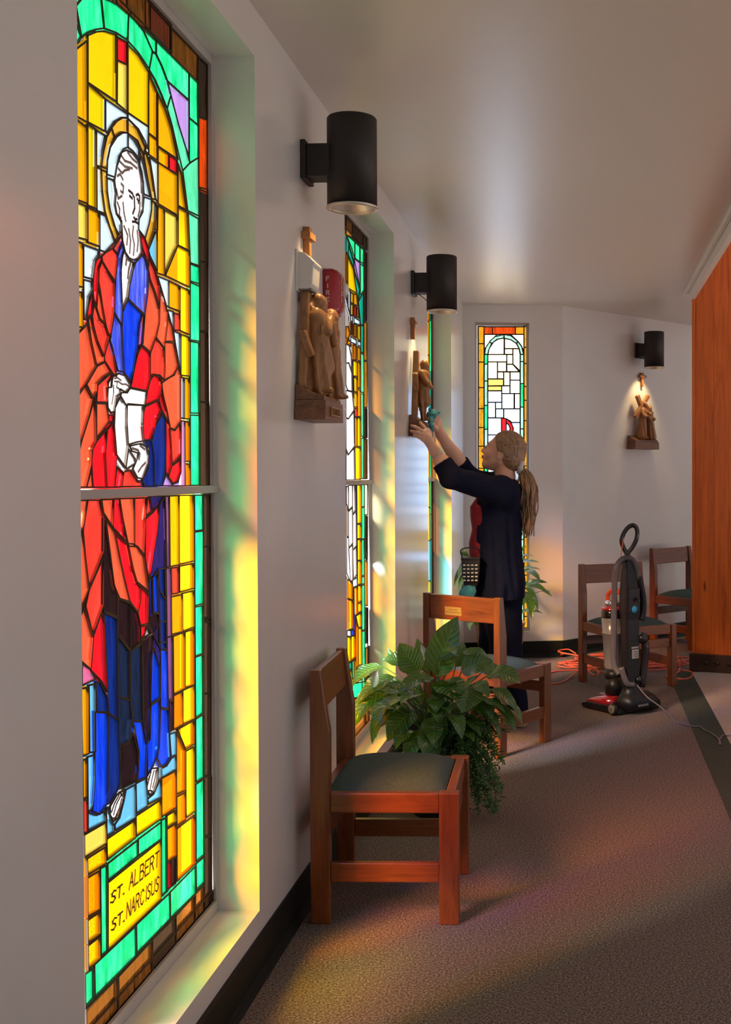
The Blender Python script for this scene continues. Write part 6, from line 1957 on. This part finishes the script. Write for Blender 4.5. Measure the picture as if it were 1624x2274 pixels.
for k in range(120):
    px = r.uniform(985, 1125); py = r.uniform(1600, 1815)
    px = min(px, 1128 - max(0, (py - 1720)) * 0.22)
    Y = 4.66 - 0.16 * r.random()
    e = at_depth(px, py, Y); e.z = max(e.z, 0.012)
    st = root + Vector((r.uniform(-0.02, 0.11), r.uniform(-0.12, 0.02), 0.02))
    mid = (st + e) / 2 + Vector((0.05 * r.random(), -0.02, 0.05 + 0.05 * r.random()))
    starts.append((st - PC, mid - PC, e - PC))
fern('fern_fronds', lily, PC, starts, 5, 'fern_green', 70, 0.020)
starts = []
for k in range(44):
    px = r.uniform(868, 985); py = r.uniform(1640, 1700)
    e = at_depth(px, py, 4.60); st = root + Vector((r.uniform(-0.1, 0.02), -0.09, 0.01))
    starts.append((st - PC, (st + e) / 2 - PC + Vector((0, -0.01, 0.03)), e - PC))
fern('moss_fronds', lily, PC, starts, 6, 'fern_green', 60, 0.016)

# ---- plant in the clay urn beneath the pale window
UC = at_depth(1110, HORIZ, 8.38); UC.z = 0
t = thing('urn_plant', 'dark leafy plant in a rough clay urn under the pale window', 'potted plant', UC)
mb = MB()
mb.lathe([(0.001, 0.0), (0.12, 0.0), (0.125, 0.012), (0.150, 0.08), (0.168, 0.17), (0.172, 0.23), (0.178, 0.285), (0.186, 0.300), (0.186, 0.318), (0.170, 0.318), (0.165, 0.285)], 36, caps=False); mb.build('urn', 'urn_clay', t)
mb = MB(); mb.lathe([(0.166, 0.288), (0.002, 0.295)], 28, caps=False); mb.build('soil', 'soil', t)
root = UC + Vector((0, 0, 0.29))
def zu(x, y, Y): return at_depth(920 + x / 4.776, 1200 + y / 4.776, Y)
L2_ = [(1090, 190, 1190, 60, 75), (1110, 200, 1260, 165, 35), (1110, 260, 1330, 232, 80), (1120, 330, 1345, 312, 60), (1130, 350, 1340, 430, 120), (1150, 490, 1415, 448, 80),
       (1180, 480, 1415, 550, 90), (1340, 540, 1462, 598, 65), (1180, 540, 1245, 835, 120), (1220, 600, 1312, 748, 70), (1160, 500, 1305, 625, 60), (1130, 560, 1160, 700, 80),
       (600, 240, 500, 125, 60), (590, 300, 425, 492, 75), (600, 260, 465, 380, 55), (620, 330, 470, 540, 70), (640, 420, 500, 620, 70), (680, 900, 590, 960, 90),
       (800, 300, 760, 100, 90), (950, 280, 980, 60, 90), (700, 280, 640, 120, 80)]
for i, (x0, y0, x1, y1, w_) in enumerate(L2_):
    Y0, Y1 = 8.30 - 0.02 * (i % 4), 8.22 - 0.03 * (i % 5)
    sx = 1 if x1 > x0 else -1
    if x0 < 720: Y0, Y1 = 8.15, 7.85
    plant_leaf(t, UC, zu(x0, y0, Y0), zu(x1, y1, Y1), w_ / 4.776 * Y0 / FPX, (0.4 * sx, -0.8, 0.8), root + Vector((0.06 * math.sin(i * 2.4), 0.06 * math.cos(i * 2.4), 0)), 'leaf_dark', sag=0.15, cup=0.22, wave=0.1, seed=i, nl=9, nw=4)
r = random.Random(8)
for i in range(26):
    a = r.uniform(0, 2 * math.pi)
    b = root + Vector((0.12 * math.cos(a), 0.10 * math.sin(a), r.uniform(0.05, 0.4)))
    tp = b + Vector((0.2 * math.cos(a), 0.12 * math.sin(a), r.uniform(-0.16, 0.12)))
    if min(b.x, tp.x) < UC.x - 0.22 or max(b.y, tp.y) > UC.y + 0.20: continue
    plant_leaf(t, UC, b, tp, r.uniform(0.05, 0.08), (0, -0.4, 1), root + Vector((0.05 * math.cos(a), 0.05 * math.sin(a), 0)), 'leaf_dark', sag=0.18, cup=0.2, wave=0.1, seed=i, nl=8, nw=4)
# ------------------------------------------------------------------ woman dusting the carving
WZ = 6.28
FEET = at_depth(1130, HORIZ, 6.22); FEET.z = 0
woman = thing('person', 'woman in a navy cardigan with a ponytail reaching up to dust a carving', 'person', FEET)
def P(px, py, Y=WZ): return np.array(at_depth(px, py, Y))
ORG = np.array(FEET)

# --- head in its own frame: x forward, y to her left, z up
fwd = Vector((-0.925, 0.20, 0.32)).normalized()
left = Vector((0, 0, 1)).cross(fwd).normalized()
hup = fwd.cross(left).normalized()
HR = Matrix((fwd, left, hup)).transposed()                # columns are the axes
HC = Vector(P(1119, 1003, 6.28))
def H(x, y, z): return np.array(HC + HR @ Vector((x, y, z)))
HRi = HR
s = SDF(np.array(HC) - [0.17, 0.17, 0.24], np.array(HC) + [0.17, 0.17, 0.17], 0.0032)
s.ell(H(-0.012, 0, 0.022), (0.096, 0.074, 0.090), HRi)
s.ell(H(0.042, 0, -0.038), (0.058, 0.058, 0.076), HRi, k=0.03)
s.cap(H(0.030, 0, -0.080), H(0.072, 0, -0.098), 0.036, 0.023, 0.025)           # jaw and chin
for sy in (-1, 1):
    s.ell(H(0.060, sy * 0.034, -0.034), (0.030, 0.024, 0.028), HRi, k=0.02)     # cheeks
    s.cap(H(0.0, sy * 0.052, -0.055), H(0.055, sy * 0.028, -0.093), 0.020, 0.018, 0.02)   # jaw line
s.ell(H(0.078, 0, 0.016), (0.018, 0.050, 0.014), HRi, k=0.016)                  # brow
for sy in (-1, 1):
    s.ell(H(0.101, sy * 0.032, -0.006), (0.016, 0.018, 0.011), HRi, k=0.010, op='sub')
    s.ell(H(0.081, sy * 0.031, -0.007), (0.013, 0.014, 0.011), HRi, k=0.003)    # eyelids
s.cap(H(0.093, 0, 0.006), H(0.113, 0, -0.032), 0.0075, 0.0105, 0.010)           # nose
for sy in (-1, 1): s.ell(H(0.104, sy * 0.010, -0.037), (0.010, 0.007, 0.007), HRi, k=0.006)
s.ell(H(0.094, 0, -0.058), (0.012, 0.022, 0.0065), HRi, k=0.006)               # lips
s.ell(H(0.092, 0, -0.069), (0.012, 0.019, 0.0065), HRi, k=0.006)
s.ell(H(0.103, 0, -0.0635), (0.008, 0.02, 0.0018), HRi, k=0.003, op='sub')
for sy in (-1, 1):                                                             # ears
    s.ell(H(-0.006, sy * 0.074, -0.020), (0.019, 0.009, 0.031), HRi, k=0.006)
    s.ell(H(-0.002, sy * 0.083, -0.016), (0.010, 0.006, 0.017), HRi, k=0.004, op='sub')
nb = P(1122, 1080, 6.28)
s.cap(H(-0.030, 0, -0.060), nb, 0.054, 0.060, 0.02)                             # neck
head_sdf = s

# --- arms and hands
def hand(s, wrist, palm, fingers, thumb, k=0.006):
    s.cap(wrist, palm, 0.0235, 0.026, 0.02)
    for f in fingers:
        s.cap(palm, f[0], 0.019, 0.0125, 0.012)
    for f in fingers:
        r0 = 0.0098
        for i in range(len(f) - 1):
            s.cap(f[i], f[i + 1], r0 - 0.0008 * i, r0 - 0.0008 * (i + 1), k if i else 0.008)
    for i in range(len(thumb) - 1):
        s.cap(thumb[i], thumb[i + 1], (0.0155, 0.0125, 0.0105)[i], (0.0125, 0.0105, 0.009)[i], 0.008)
# near (left) arm: shoulder, elbow, wrist; hand flat against the carving's base
LS, LE, LW = P(1112, 1092, 6.10), P(1003, 1060, 5.86), P(966, 1002, 5.865)
Lpalm = P(950, 975, 5.865)
Lf = [[P(948, 957, 5.875), P(941, 947, 5.882), P(934, 939, 5.89)],
      [P(943, 961, 5.862), P(930, 952, 5.862), P(922, 948, 5.872), P(915.5, 945.5, 5.882)],
      [P(940, 967, 5.855), P(928, 961, 5.853), P(920, 958.5, 5.865), P(914, 957, 5.876)],
      [P(940, 975, 5.852), P(931, 970.5, 5.852), P(921, 966.5, 5.868)]]
Lt = [P(958, 984, 5.885), P(954, 968, 5.912), P(951, 955, 5.925)]
allL = np.array([LE, LW, Lpalm] + [q for f in Lf + [Lt] for q in f])
la = SDF(allL.min(0) - 0.06, allL.max(0) + 0.06, 0.0026)
la.cap(LE, LE * 0.45 + LW * 0.55, 0.047, 0.040, 0.0).cap(LE * 0.45 + LW * 0.55, LW, 0.040, 0.0255, 0.015)
hand(la, LW, Lpalm, Lf, Lt)
# far (right) arm: hand closed round the cloth
RS, RE, RW = P(1100, 1082, 6.44), P(1043, 1062, 6.24), P(981, 968, 6.10)
Rpalm = P(971, 946, 6.085)
Rf = [[P(963, 938, 6.07), P(956, 931, 6.065), P(949, 922, 6.07)],
      [P(967, 934, 6.07), P(961, 925, 6.055), P(955, 922, 6.07)],
      [P(972, 932, 6.08), P(967, 922, 6.068), P(960, 921, 6.085)],
      [P(976, 934, 6.095), P(973, 926, 6.085), P(967, 922, 6.10)]]
Rt = [P(968, 952, 6.06), P(960, 944, 6.05), P(954, 936, 6.055)]
allR = np.array([RE, RW, Rpalm] + [q for f in Rf + [Rt] for q in f])
ra = SDF(allR.min(0) - 0.06, allR.max(0) + 0.06, 0.0026)
ra.cap(RE, RE * 0.45 + RW * 0.55, 0.047, 0.040).cap(RE * 0.45 + RW * 0.55, RW, 0.040, 0.026, 0.015)
hand(ra, RW, Rpalm, Rf, Rt)
# rest of the body under the clothes
core = SDF(P(1180, 1640, 5.75) - [0.45, 0.0, 0.02], P(1180, 1050, 6.65) + [0.1, 0.1, 0.1], 0.012)
PEL, CH = P(1110, 1285, 6.29), P(1112, 1130, 6.28)
core.cap(PEL, CH, 0.115, 0.105).cap(CH, nb, 0.10, 0.06, 0.06)
core.chain([LS, LE], [0.05, 0.042], 0.04).chain([RS, RE], [0.05, 0.042], 0.04)
LK, LA = P(1124, 1455, 6.295), P(1146, 1585, 6.31)
RK, RA = P(1098, 1450, 6.42), P(1118, 1575, 6.45)
core.chain([P(1116, 1310, 6.25), LK, LA], [0.078, 0.055, 0.036], 0.03).chain([P(1104, 1310, 6.39), RK, RA], [0.078, 0.055, 0.036], 0.03)
body = sdf_obj('body', [head_sdf, la, ra, core], 'skin', woman, ORG)
# face details and nails
mb = MB()
for sy in (-1, 1):
    mb.tube([Vector(H(0.093, sy * 0.012, 0.016)) - FEET, Vector(H(0.096, sy * 0.03, 0.021)) - FEET, Vector(H(0.084, sy * 0.05, 0.013)) - FEET], [0.003, 0.0035, 0.0015], 6)
mb.build('eyebrow', 'brow', woman)
for sy in (-1, 1):
    mb = MB(); mb.tube([Vector(H(0.095, sy * 0.018, -0.009)) - FEET, Vector(H(0.0965, sy * 0.031, -0.007)) - FEET, Vector(H(0.089, sy * 0.044, -0.009)) - FEET], [0.0018, 0.0028, 0.0012], 6); mb.build('eye', 'eye_dark', woman)
mb = MB(); mb.tube([Vector(H(0.101, -0.018, -0.0625)) - FEET, Vector(H(0.107, 0, -0.060)) - FEET, Vector(H(0.101, 0.018, -0.0625)) - FEET], [0.002, 0.0045, 0.002], 8); mb.tube([Vector(H(0.100, -0.015, -0.067)) - FEET, Vector(H(0.105, 0, -0.0685)) - FEET, Vector(H(0.100, 0.015, -0.067)) - FEET], [0.002, 0.005, 0.002], 8); mb.build('lips', 'lips', woman)
for f in Lf + Rf:
    tip, pre = Vector(f[-1]), Vector(f[-2]); d_ = (tip - pre).normalized()
    cam_side = Vector((0.1, -1, 0.15)); n_ = (cam_side - d_ * cam_side.dot(d_)).normalized()
    q = d_.cross(n_)
    R3 = Matrix((d_, q, n_)).transposed()
    mb = MB(); mb.ball(tip + d_ * 0.002 + n_ * 0.0062 - FEET, (0.0062, 0.0048, 0.0018), 8, R3); mb.build('fingernail', 'nail', woman)
# ring and bracelet on the near arm
def band(c, ax_, r0, tube_r, name, mat):
    ax_ = Vector(ax_).normalized(); u = ax_.orthogonal().normalized(); v_ = ax_.cross(u)
    mb = MB(); mb.tube([Vector(c) - FEET + (u * math.cos(a) + v_ * math.sin(a)) * r0 for a in [2 * math.pi * k / 28 for k in range(29)]], tube_r, 6); mb.build(name, mat, woman)
band((Lf[2][0] + Lf[2][1]) / 2, Lf[2][1] - Lf[2][0], 0.0105, 0.0012, 'ring', 'silver')
band(LW * 0.85 + LE * 0.15, LW - LE, 0.033, 0.0016, 'bracelet', 'silver')

# --- hair: cap cut by the hairline, strands, bun band, ponytail
s = SDF(np.array(HC) - [0.16, 0.15, 0.17], np.array(HC) + [0.16, 0.15, 0.17], 0.0035)
s.ell(H(-0.018, 0, 0.026), (0.102, 0.083, 0.098), HRi)
s.ell(H(-0.060, 0, -0.030), (0.064, 0.074, 0.062), HRi, k=0.03)
X, Y, Z = np.meshgrid(*s.ax, indexing='ij', sparse=True)
dx, dy, dz = X - HC.x, Y - HC.y, Z - HC.z
lx = dx * fwd.x + dy * fwd.y + dz * fwd.z
ly = dx * left.x + dy * left.y + dz * left.z
lz = dx * hup.x + dy * hup.y + dz * hup.z
cut = np.where(lz > 0.0, lx - (0.022 + 0.66 * lz), lx - (0.022 + 1.05 * lz + 0.0 * ly))
s.d = np.maximum(s.d, np.maximum(cut, -0.098 - lz)).astype(np.float32)
ang_ = np.arctan2(lz + 0.02, lx + 0.10)
s.d = s.d + (0.0016 * np.sin(ly * 260 + 5 * np.sin(ang_ * 3)) * np.clip((0.06 - lx) * 20, 0, 1)).astype(np.float32)
sdf_obj('hair', [s], 'hair', woman, ORG, smooth=1)
# ear in front of the hair (same skin)
r = random.Random(4)
mb = MB()
tie = Vector(P(1156, 1037, 6.255))
for k in range(90):                                      # loose strands over the cap, drawn back to the tie
    a = r.uniform(-1.25, 1.25); e = r.uniform(-0.15, 1.0)
    if e < 0.25: st = (-0.012 + 0.08 * e, 0.081 * math.copysign(1, a), 0.020 + 0.05 * e)
    else: st = (0.072 * (1 - abs(a) / 1.25 * 0.6) + 0.004, 0.078 * math.sin(a), 0.030 + 0.068 * math.cos(a))
    p0 = Vector(H(*st))
    loc_t = HR.transposed() @ (tie - HC)
    pts = []
    for j in range(7):
        u = j / 6
        q = Vector(st).lerp(loc_t, u)
        c_ = Vector((-0.018, 0, 0.020)); d_ = q - c_
        rr_ = 1.0 / math.sqrt((d_.x / 0.104) ** 2 + (d_.y / 0.085) ** 2 + (d_.z / 0.100) ** 2 + 1e-9)
        q2 = c_ + d_ * max(1.0, rr_) if u < 0.9 else q
        pts.append(HC + HR @ q2 - FEET)
    mb.tube(pts, [0.0005, 0.0008, 0.0009, 0.0009, 0.0008, 0.0007, 0.0006], 4)
o = mb.build('hair_strands', 'hair_tail', woman); o['kind'] = 'stuff'
mb = MB()
for k in range(260):
    sx, sy = r.gauss(0, 1), r.gauss(0, 1)
    wv = r.uniform(0, 6.28); L_ = r.uniform(0.72, 1.05)
    ctrl = [(1157, 1039), (1166, 1058), (1172, 1090), (1171, 1125), (1172, 1155), (1170, 1185)]
    pts = []
    for j, (px, py) in enumerate(ctrl):
        u = j / 5 * L_
        spread = (0.009, 0.020, 0.029, 0.030, 0.028, 0.026)[j]
        q = Vector(P(1156 + (px - 1156), 1038 + (py - 1038) * L_, 6.265)) + Vector((sx * spread * 0.75, sy * spread, 0)) + Vector((0.007 * math.sin(wv + j * 1.7), 0.006 * math.cos(wv + j * 1.5), 0))
        pts.append(q - FEET)
    mb.tube(crv(pts, 15), [0.0013 + 0.0014 * math.sin(math.pi * min(1, i / 14)) for i in range(16)], 4)
o = mb.build('ponytail', 'hair_tail', woman); o['kind'] = 'stuff'
s = SDF(np.array(tie) - 0.06, np.array(tie) + 0.06, 0.003)
ax_ = Vector((0.75, 0.05, -0.25)).normalized(); u_ = ax_.orthogonal().normalized(); v_ = ax_.cross(u_)
for k in range(12):
    a = 2 * math.pi * k / 12; b_ = 2 * math.pi * (k + 1) / 12
    s.cap(np.array(tie + (u_ * math.cos(a) + v_ * math.sin(a)) * 0.026), np.array(tie + (u_ * math.cos(b_) + v_ * math.sin(b_)) * 0.026), 0.013 + 0.003 * (k % 2), 0.013 + 0.003 * ((k + 1) % 2), 0.003)
sdf_obj('scrunchie', [s], 'scrunchie', woman, ORG)

# --- clothes
def loft_sdf(lo, hi, res, rows, ph=0.0, fold=0.0, nf=9, front_open=None):
    """rows: (py, x front px, x back px, half depth in y, centre depth Y)"""
    s = SDF(lo, hi, res)
    zs = []; cx = []; rx = []; ry = []; cy = []
    for py, xf, xb, hy, Yc in rows:
        a, b = at_depth(xf, py, Yc), at_depth(xb, py, Yc)
        zs.append(a.z); cx.append((a.x + b.x) / 2); rx.append((b.x - a.x) / 2); ry.append(hy); cy.append(Yc)
    o = np.argsort(zs)
    zs, cx, rx, ry, cy = [np.array(q)[o] for q in (zs, cx, rx, ry, cy)]
    X, Y, Z = np.meshgrid(*s.ax, indexing='ij', sparse=True)
    CX, RX, RY, CY = [np.interp(Z, zs, q) for q in (cx, rx, ry, cy)]
    dx, dy = X - CX, Y - CY
    th = np.arctan2(dy / RY, dx / RX)
    low = np.clip((zs[-1] - Z) / (zs[-1] - zs[0]), 0, 1)
    m = 1 + fold * (0.25 + low) * (np.sin(nf * th + ph + 3.0 * np.sin(Z * 5)) * 0.6 + 0.4 * np.sin(nf * 1.7 * th + 2.1 + Z * 9))
    q = np.sqrt((dx / (RX * m)) ** 2 + (dy / (RY * m)) ** 2)
    d = (q - 1) * np.minimum(RX, RY)
    d = np.maximum(d, np.maximum(Z - zs[-1], zs[0] - Z))
    s.d = np.broadcast_to(d, s.d.shape).astype(np.float32).copy()
    return s
# red top
rows = [(1085, 1090, 1140, 0.08, 6.28), (1100, 1062, 1145, 0.12, 6.28), (1125, 1044, 1150, 0.15, 6.28), (1150, 1045, 1150, 0.155, 6.28), (1175, 1049, 1150, 0.15, 6.28), (1205, 1042, 1152, 0.155, 6.28), (1235, 1043, 1155, 0.16, 6.28), (1275, 1048, 1155, 0.16, 6.28)]
s = loft_sdf(P(1030, 1290, 6.06) - [0, 0.02, 0.02], P(1170, 1065, 6.50) + 0.02, 0.007, rows, fold=0.006)
sdf_obj('red_top', [s], 'red_shirt', woman, ORG)
# cardigan
rows = [(1064, 1096, 1146, 0.11, 6.28), (1078, 1082, 1156, 0.16, 6.28), (1100, 1060, 1161, 0.185, 6.28), (1130, 1055, 1162, 0.190, 6.28), (1170, 1054, 1160, 0.188, 6.28), (1210, 1053, 1158, 0.188, 6.28), (1250, 1051, 1161, 0.195, 6.28), (1295, 1050, 1167, 0.205, 6.28), (1338, 1048, 1165, 0.205, 6.28)]
lo = P(950, 1355, 5.72) - [0.03, 0, 0]; hi = P(1185, 1000, 6.60) + [0.02, 0.02, 0.02]
s = loft_sdf(lo, hi, 0.0065, rows, fold=0.045, nf=11)
# open front: leave only the side panels, so the red top shows between them
X, Y, Z = np.meshgrid(*s.ax, indexing='ij', sparse=True)
xf = np.interp(Z, [P(0, 1338)[2], P(0, 1250)[2], P(0, 1110)[2]], [P(1050, 1338)[0], P(1062, 1250)[0], P(1070, 1110)[0]])
slot = np.maximum(np.abs(Y - 6.28) - (0.05 + 0.010 * np.sin(Z * 30)), X - (xf + 0.10))
slot = np.where(Z > P(0, 1085)[2], 1.0, slot)
s.d = np.maximum(s.d, -slot).astype(np.float32)
cuffL = LE * 0.42 + LW * 0.58
cuffR = RE * 0.62 + RW * 0.38
s.cap(P(1122, 1098, 6.14), LS, 0.082, 0.078, 0.05)
s.cap(LS, LE, 0.074, 0.058, 0.05)
s.cap(LE, cuffL, 0.060, 0.050, 0.02)
s.cap(P(1118, 1092, 6.41), RS, 0.08, 0.075, 0.05)
s.cap(RS, RE, 0.074, 0.060, 0.05)
s.cap(RE, cuffR, 0.060, 0.052, 0.02)
# sleeve wrinkles and drape
s.wrinkle(0.004, (38, 21, 33), 0.6)
# clean cuffs
for c_, d_ in ((cuffL, LW - LE), (cuffR, RW - RE)):
    d_ = d_ / np.linalg.norm(d_)
    sl, X, Y, Z = s._block(c_ - 0.10, c_ + 0.10)
    pl = (X - c_[0]) * d_[0] + (Y - c_[1]) * d_[1] + (Z - c_[2]) * d_[2]
    near_ = np.sqrt((X - c_[0]) ** 2 + (Y - c_[1]) ** 2 + (Z - c_[2]) ** 2)
    s.d[sl] = np.where(near_ < 0.095, np.maximum(s.d[sl], pl), s.d[sl])
# neckline
s.cap(nb + np.array([0, 0, 0.12]), nb - np.array([0.05, 0, 0.015]), 0.064, 0.066, 0.01, 'sub')
sdf_obj('cardigan', [s], 'navy_knit', woman, ORG, smooth=2)
# trousers
s = SDF(P(1030, 1620, 6.0) - [0, 0.02, 0.02], P(1190, 1275, 6.58) + [0.02, 0.02, 0.0], 0.008)
s.cap(P(1108, 1290, 6.25), P(1112, 1290, 6.36), 0.13, 0.13)
s.chain([P(1116, 1310, 6.25), LK, LA + np.array([0, 0, -0.03])], [0.115, 0.083, 0.076], 0.05)
s.chain([P(1104, 1310, 6.39), RK, RA + np.array([0, 0, -0.03])], [0.115, 0.083, 0.076], 0.05)
s.wrinkle(0.005, (30, 26, 20), 1.1)
X, Y, Z = np.meshgrid(*s.ax, indexing='ij', sparse=True)
s.d = np.maximum(s.d, 0.055 - Z).astype(np.float32)
sdf_obj('trousers', [s], 'navy_trousers', woman, ORG)
# shoes: heel at the ankle, toes toward the wall
for an in (LA, RA):
    fx = an + np.array([0.03, 0, 0])
    s = SDF([fx[0] - 0.24, fx[1] - 0.08, -0.004], [fx[0] + 0.09, fx[1] + 0.08, 0.13], 0.005)
    s.cap((fx[0], fx[1], 0.040), (fx[0] - 0.11, fx[1] + 0.005, 0.034), 0.040, 0.036)
    s.cap((fx[0] - 0.11, fx[1] + 0.005, 0.034), (fx[0] - 0.165, fx[1] + 0.005, 0.028), 0.038, 0.030, 0.02)
    s.cap((fx[0], fx[1], 0.05), (fx[0] - 0.005, fx[1], 0.09), 0.038, 0.036, 0.02)
    X, Y, Z = np.meshgrid(*s.ax, indexing='ij', sparse=True)
    s.d = np.maximum(s.d, 0.001 - Z).astype(np.float32)
    sdf_obj('shoe', [s], 'shoe_cream', woman, ORG)

# --- the dusting cloth she holds
s = SDF(P(940, 968, 5.96), P(985, 895, 6.16), 0.0024)
c0 = P(962, 920, 6.062)
s.ell(c0, (0.023, 0.022, 0.019))
r = random.Random(9)
for (px, py, Y) in ((951, 917, 6.045), (955, 909, 6.05), (962, 911, 6.08), (970, 914, 6.07), (952, 927, 6.045), (966, 926, 6.05), (975, 916, 6.075)):
    s.cap(c0, P(px, py, Y), 0.014, 0.008, 0.006)
s.chain([c0, P(957, 936, 6.035), P(959, 947, 6.03), P(962, 957, 6.035)], [0.013, 0.011, 0.012, 0.006], 0.006)
s.chain([c0, P(956, 933, 6.04), P(957, 945, 6.035)], [0.011, 0.007, 0.005], 0.006)
s.wrinkle(0.0022, (210, 190, 170), 0.4)
o = sdf_obj('dust_cloth', [s], 'teal_cloth', None, smooth=1)
tag(o, 'crumpled teal dust cloth held against the carving', 'cloth')

# --- small patterned caddy hanging at her front with a teal cloth
cb = at_depth(1046, 1268, 6.10)
t = thing('caddy', 'black caddy with white slots hanging at the front of the woman', 'caddy', (cb.x, cb.y, cb.z - 0.075))
mb = MB(); mb.rings([[(x * sc, y * sc, z) for x, y in ((-0.048, -0.06), (0.05, -0.06), (0.05, 0.06), (-0.048, 0.06))] for z, sc in ((0, 0.72), (0.07, 0.95), (0.135, 1.0), (0.15, 1.08))], True, True, False); body_ = mb.build('body', 'basket_black', t, bevel=0.004, fix=True)
for i in range(5):
    for j in range(4):
        mb = MB(); zz = 0.028 + i * 0.020; xx = -0.038 + j * 0.021
        mb.box((xx, -0.0655 + 0.0 * i - 0.012 * (zz / 0.15 - 1) * -1, zz), (xx + 0.013, -0.060 + 0.012 * (1 - zz / 0.15), zz + 0.006)); mb.build('slot', 'basket_white', t)
mb = MB(); mb.tube(crv([(-0.045, -0.03, 0.15), (-0.05, -0.01, 0.19), (0.02, 0.0, 0.20), (0.06, 0.03, 0.17)], 16), 0.004, 6); mb.build('strap', 'basket_black', t)
s = SDF(P(1008, 1340, 6.0), P(1062, 1288, 6.16), 0.003)
s.chain([P(1048, 1295, 6.09), P(1040, 1304, 6.075), P(1030, 1318, 6.07), P(1022, 1329, 6.07)], [0.016, 0.020, 0.022, 0.010], 0.01)
s.chain([P(1049, 1298, 6.09), P(1046, 1312, 6.075), P(1042, 1330, 6.07)], [0.018, 0.026, 0.026], 0.012)
s.chain([P(1036, 1312, 6.07), P(1034, 1330, 6.065)], [0.02, 0.02], 0.012)
s.wrinkle(0.003, (150, 150, 60), 0.2)
o = sdf_obj('hanging_cloth', [s], 'teal_cloth', None, smooth=1)
tag(o, 'folded teal cloth tucked under the black caddy', 'cloth')
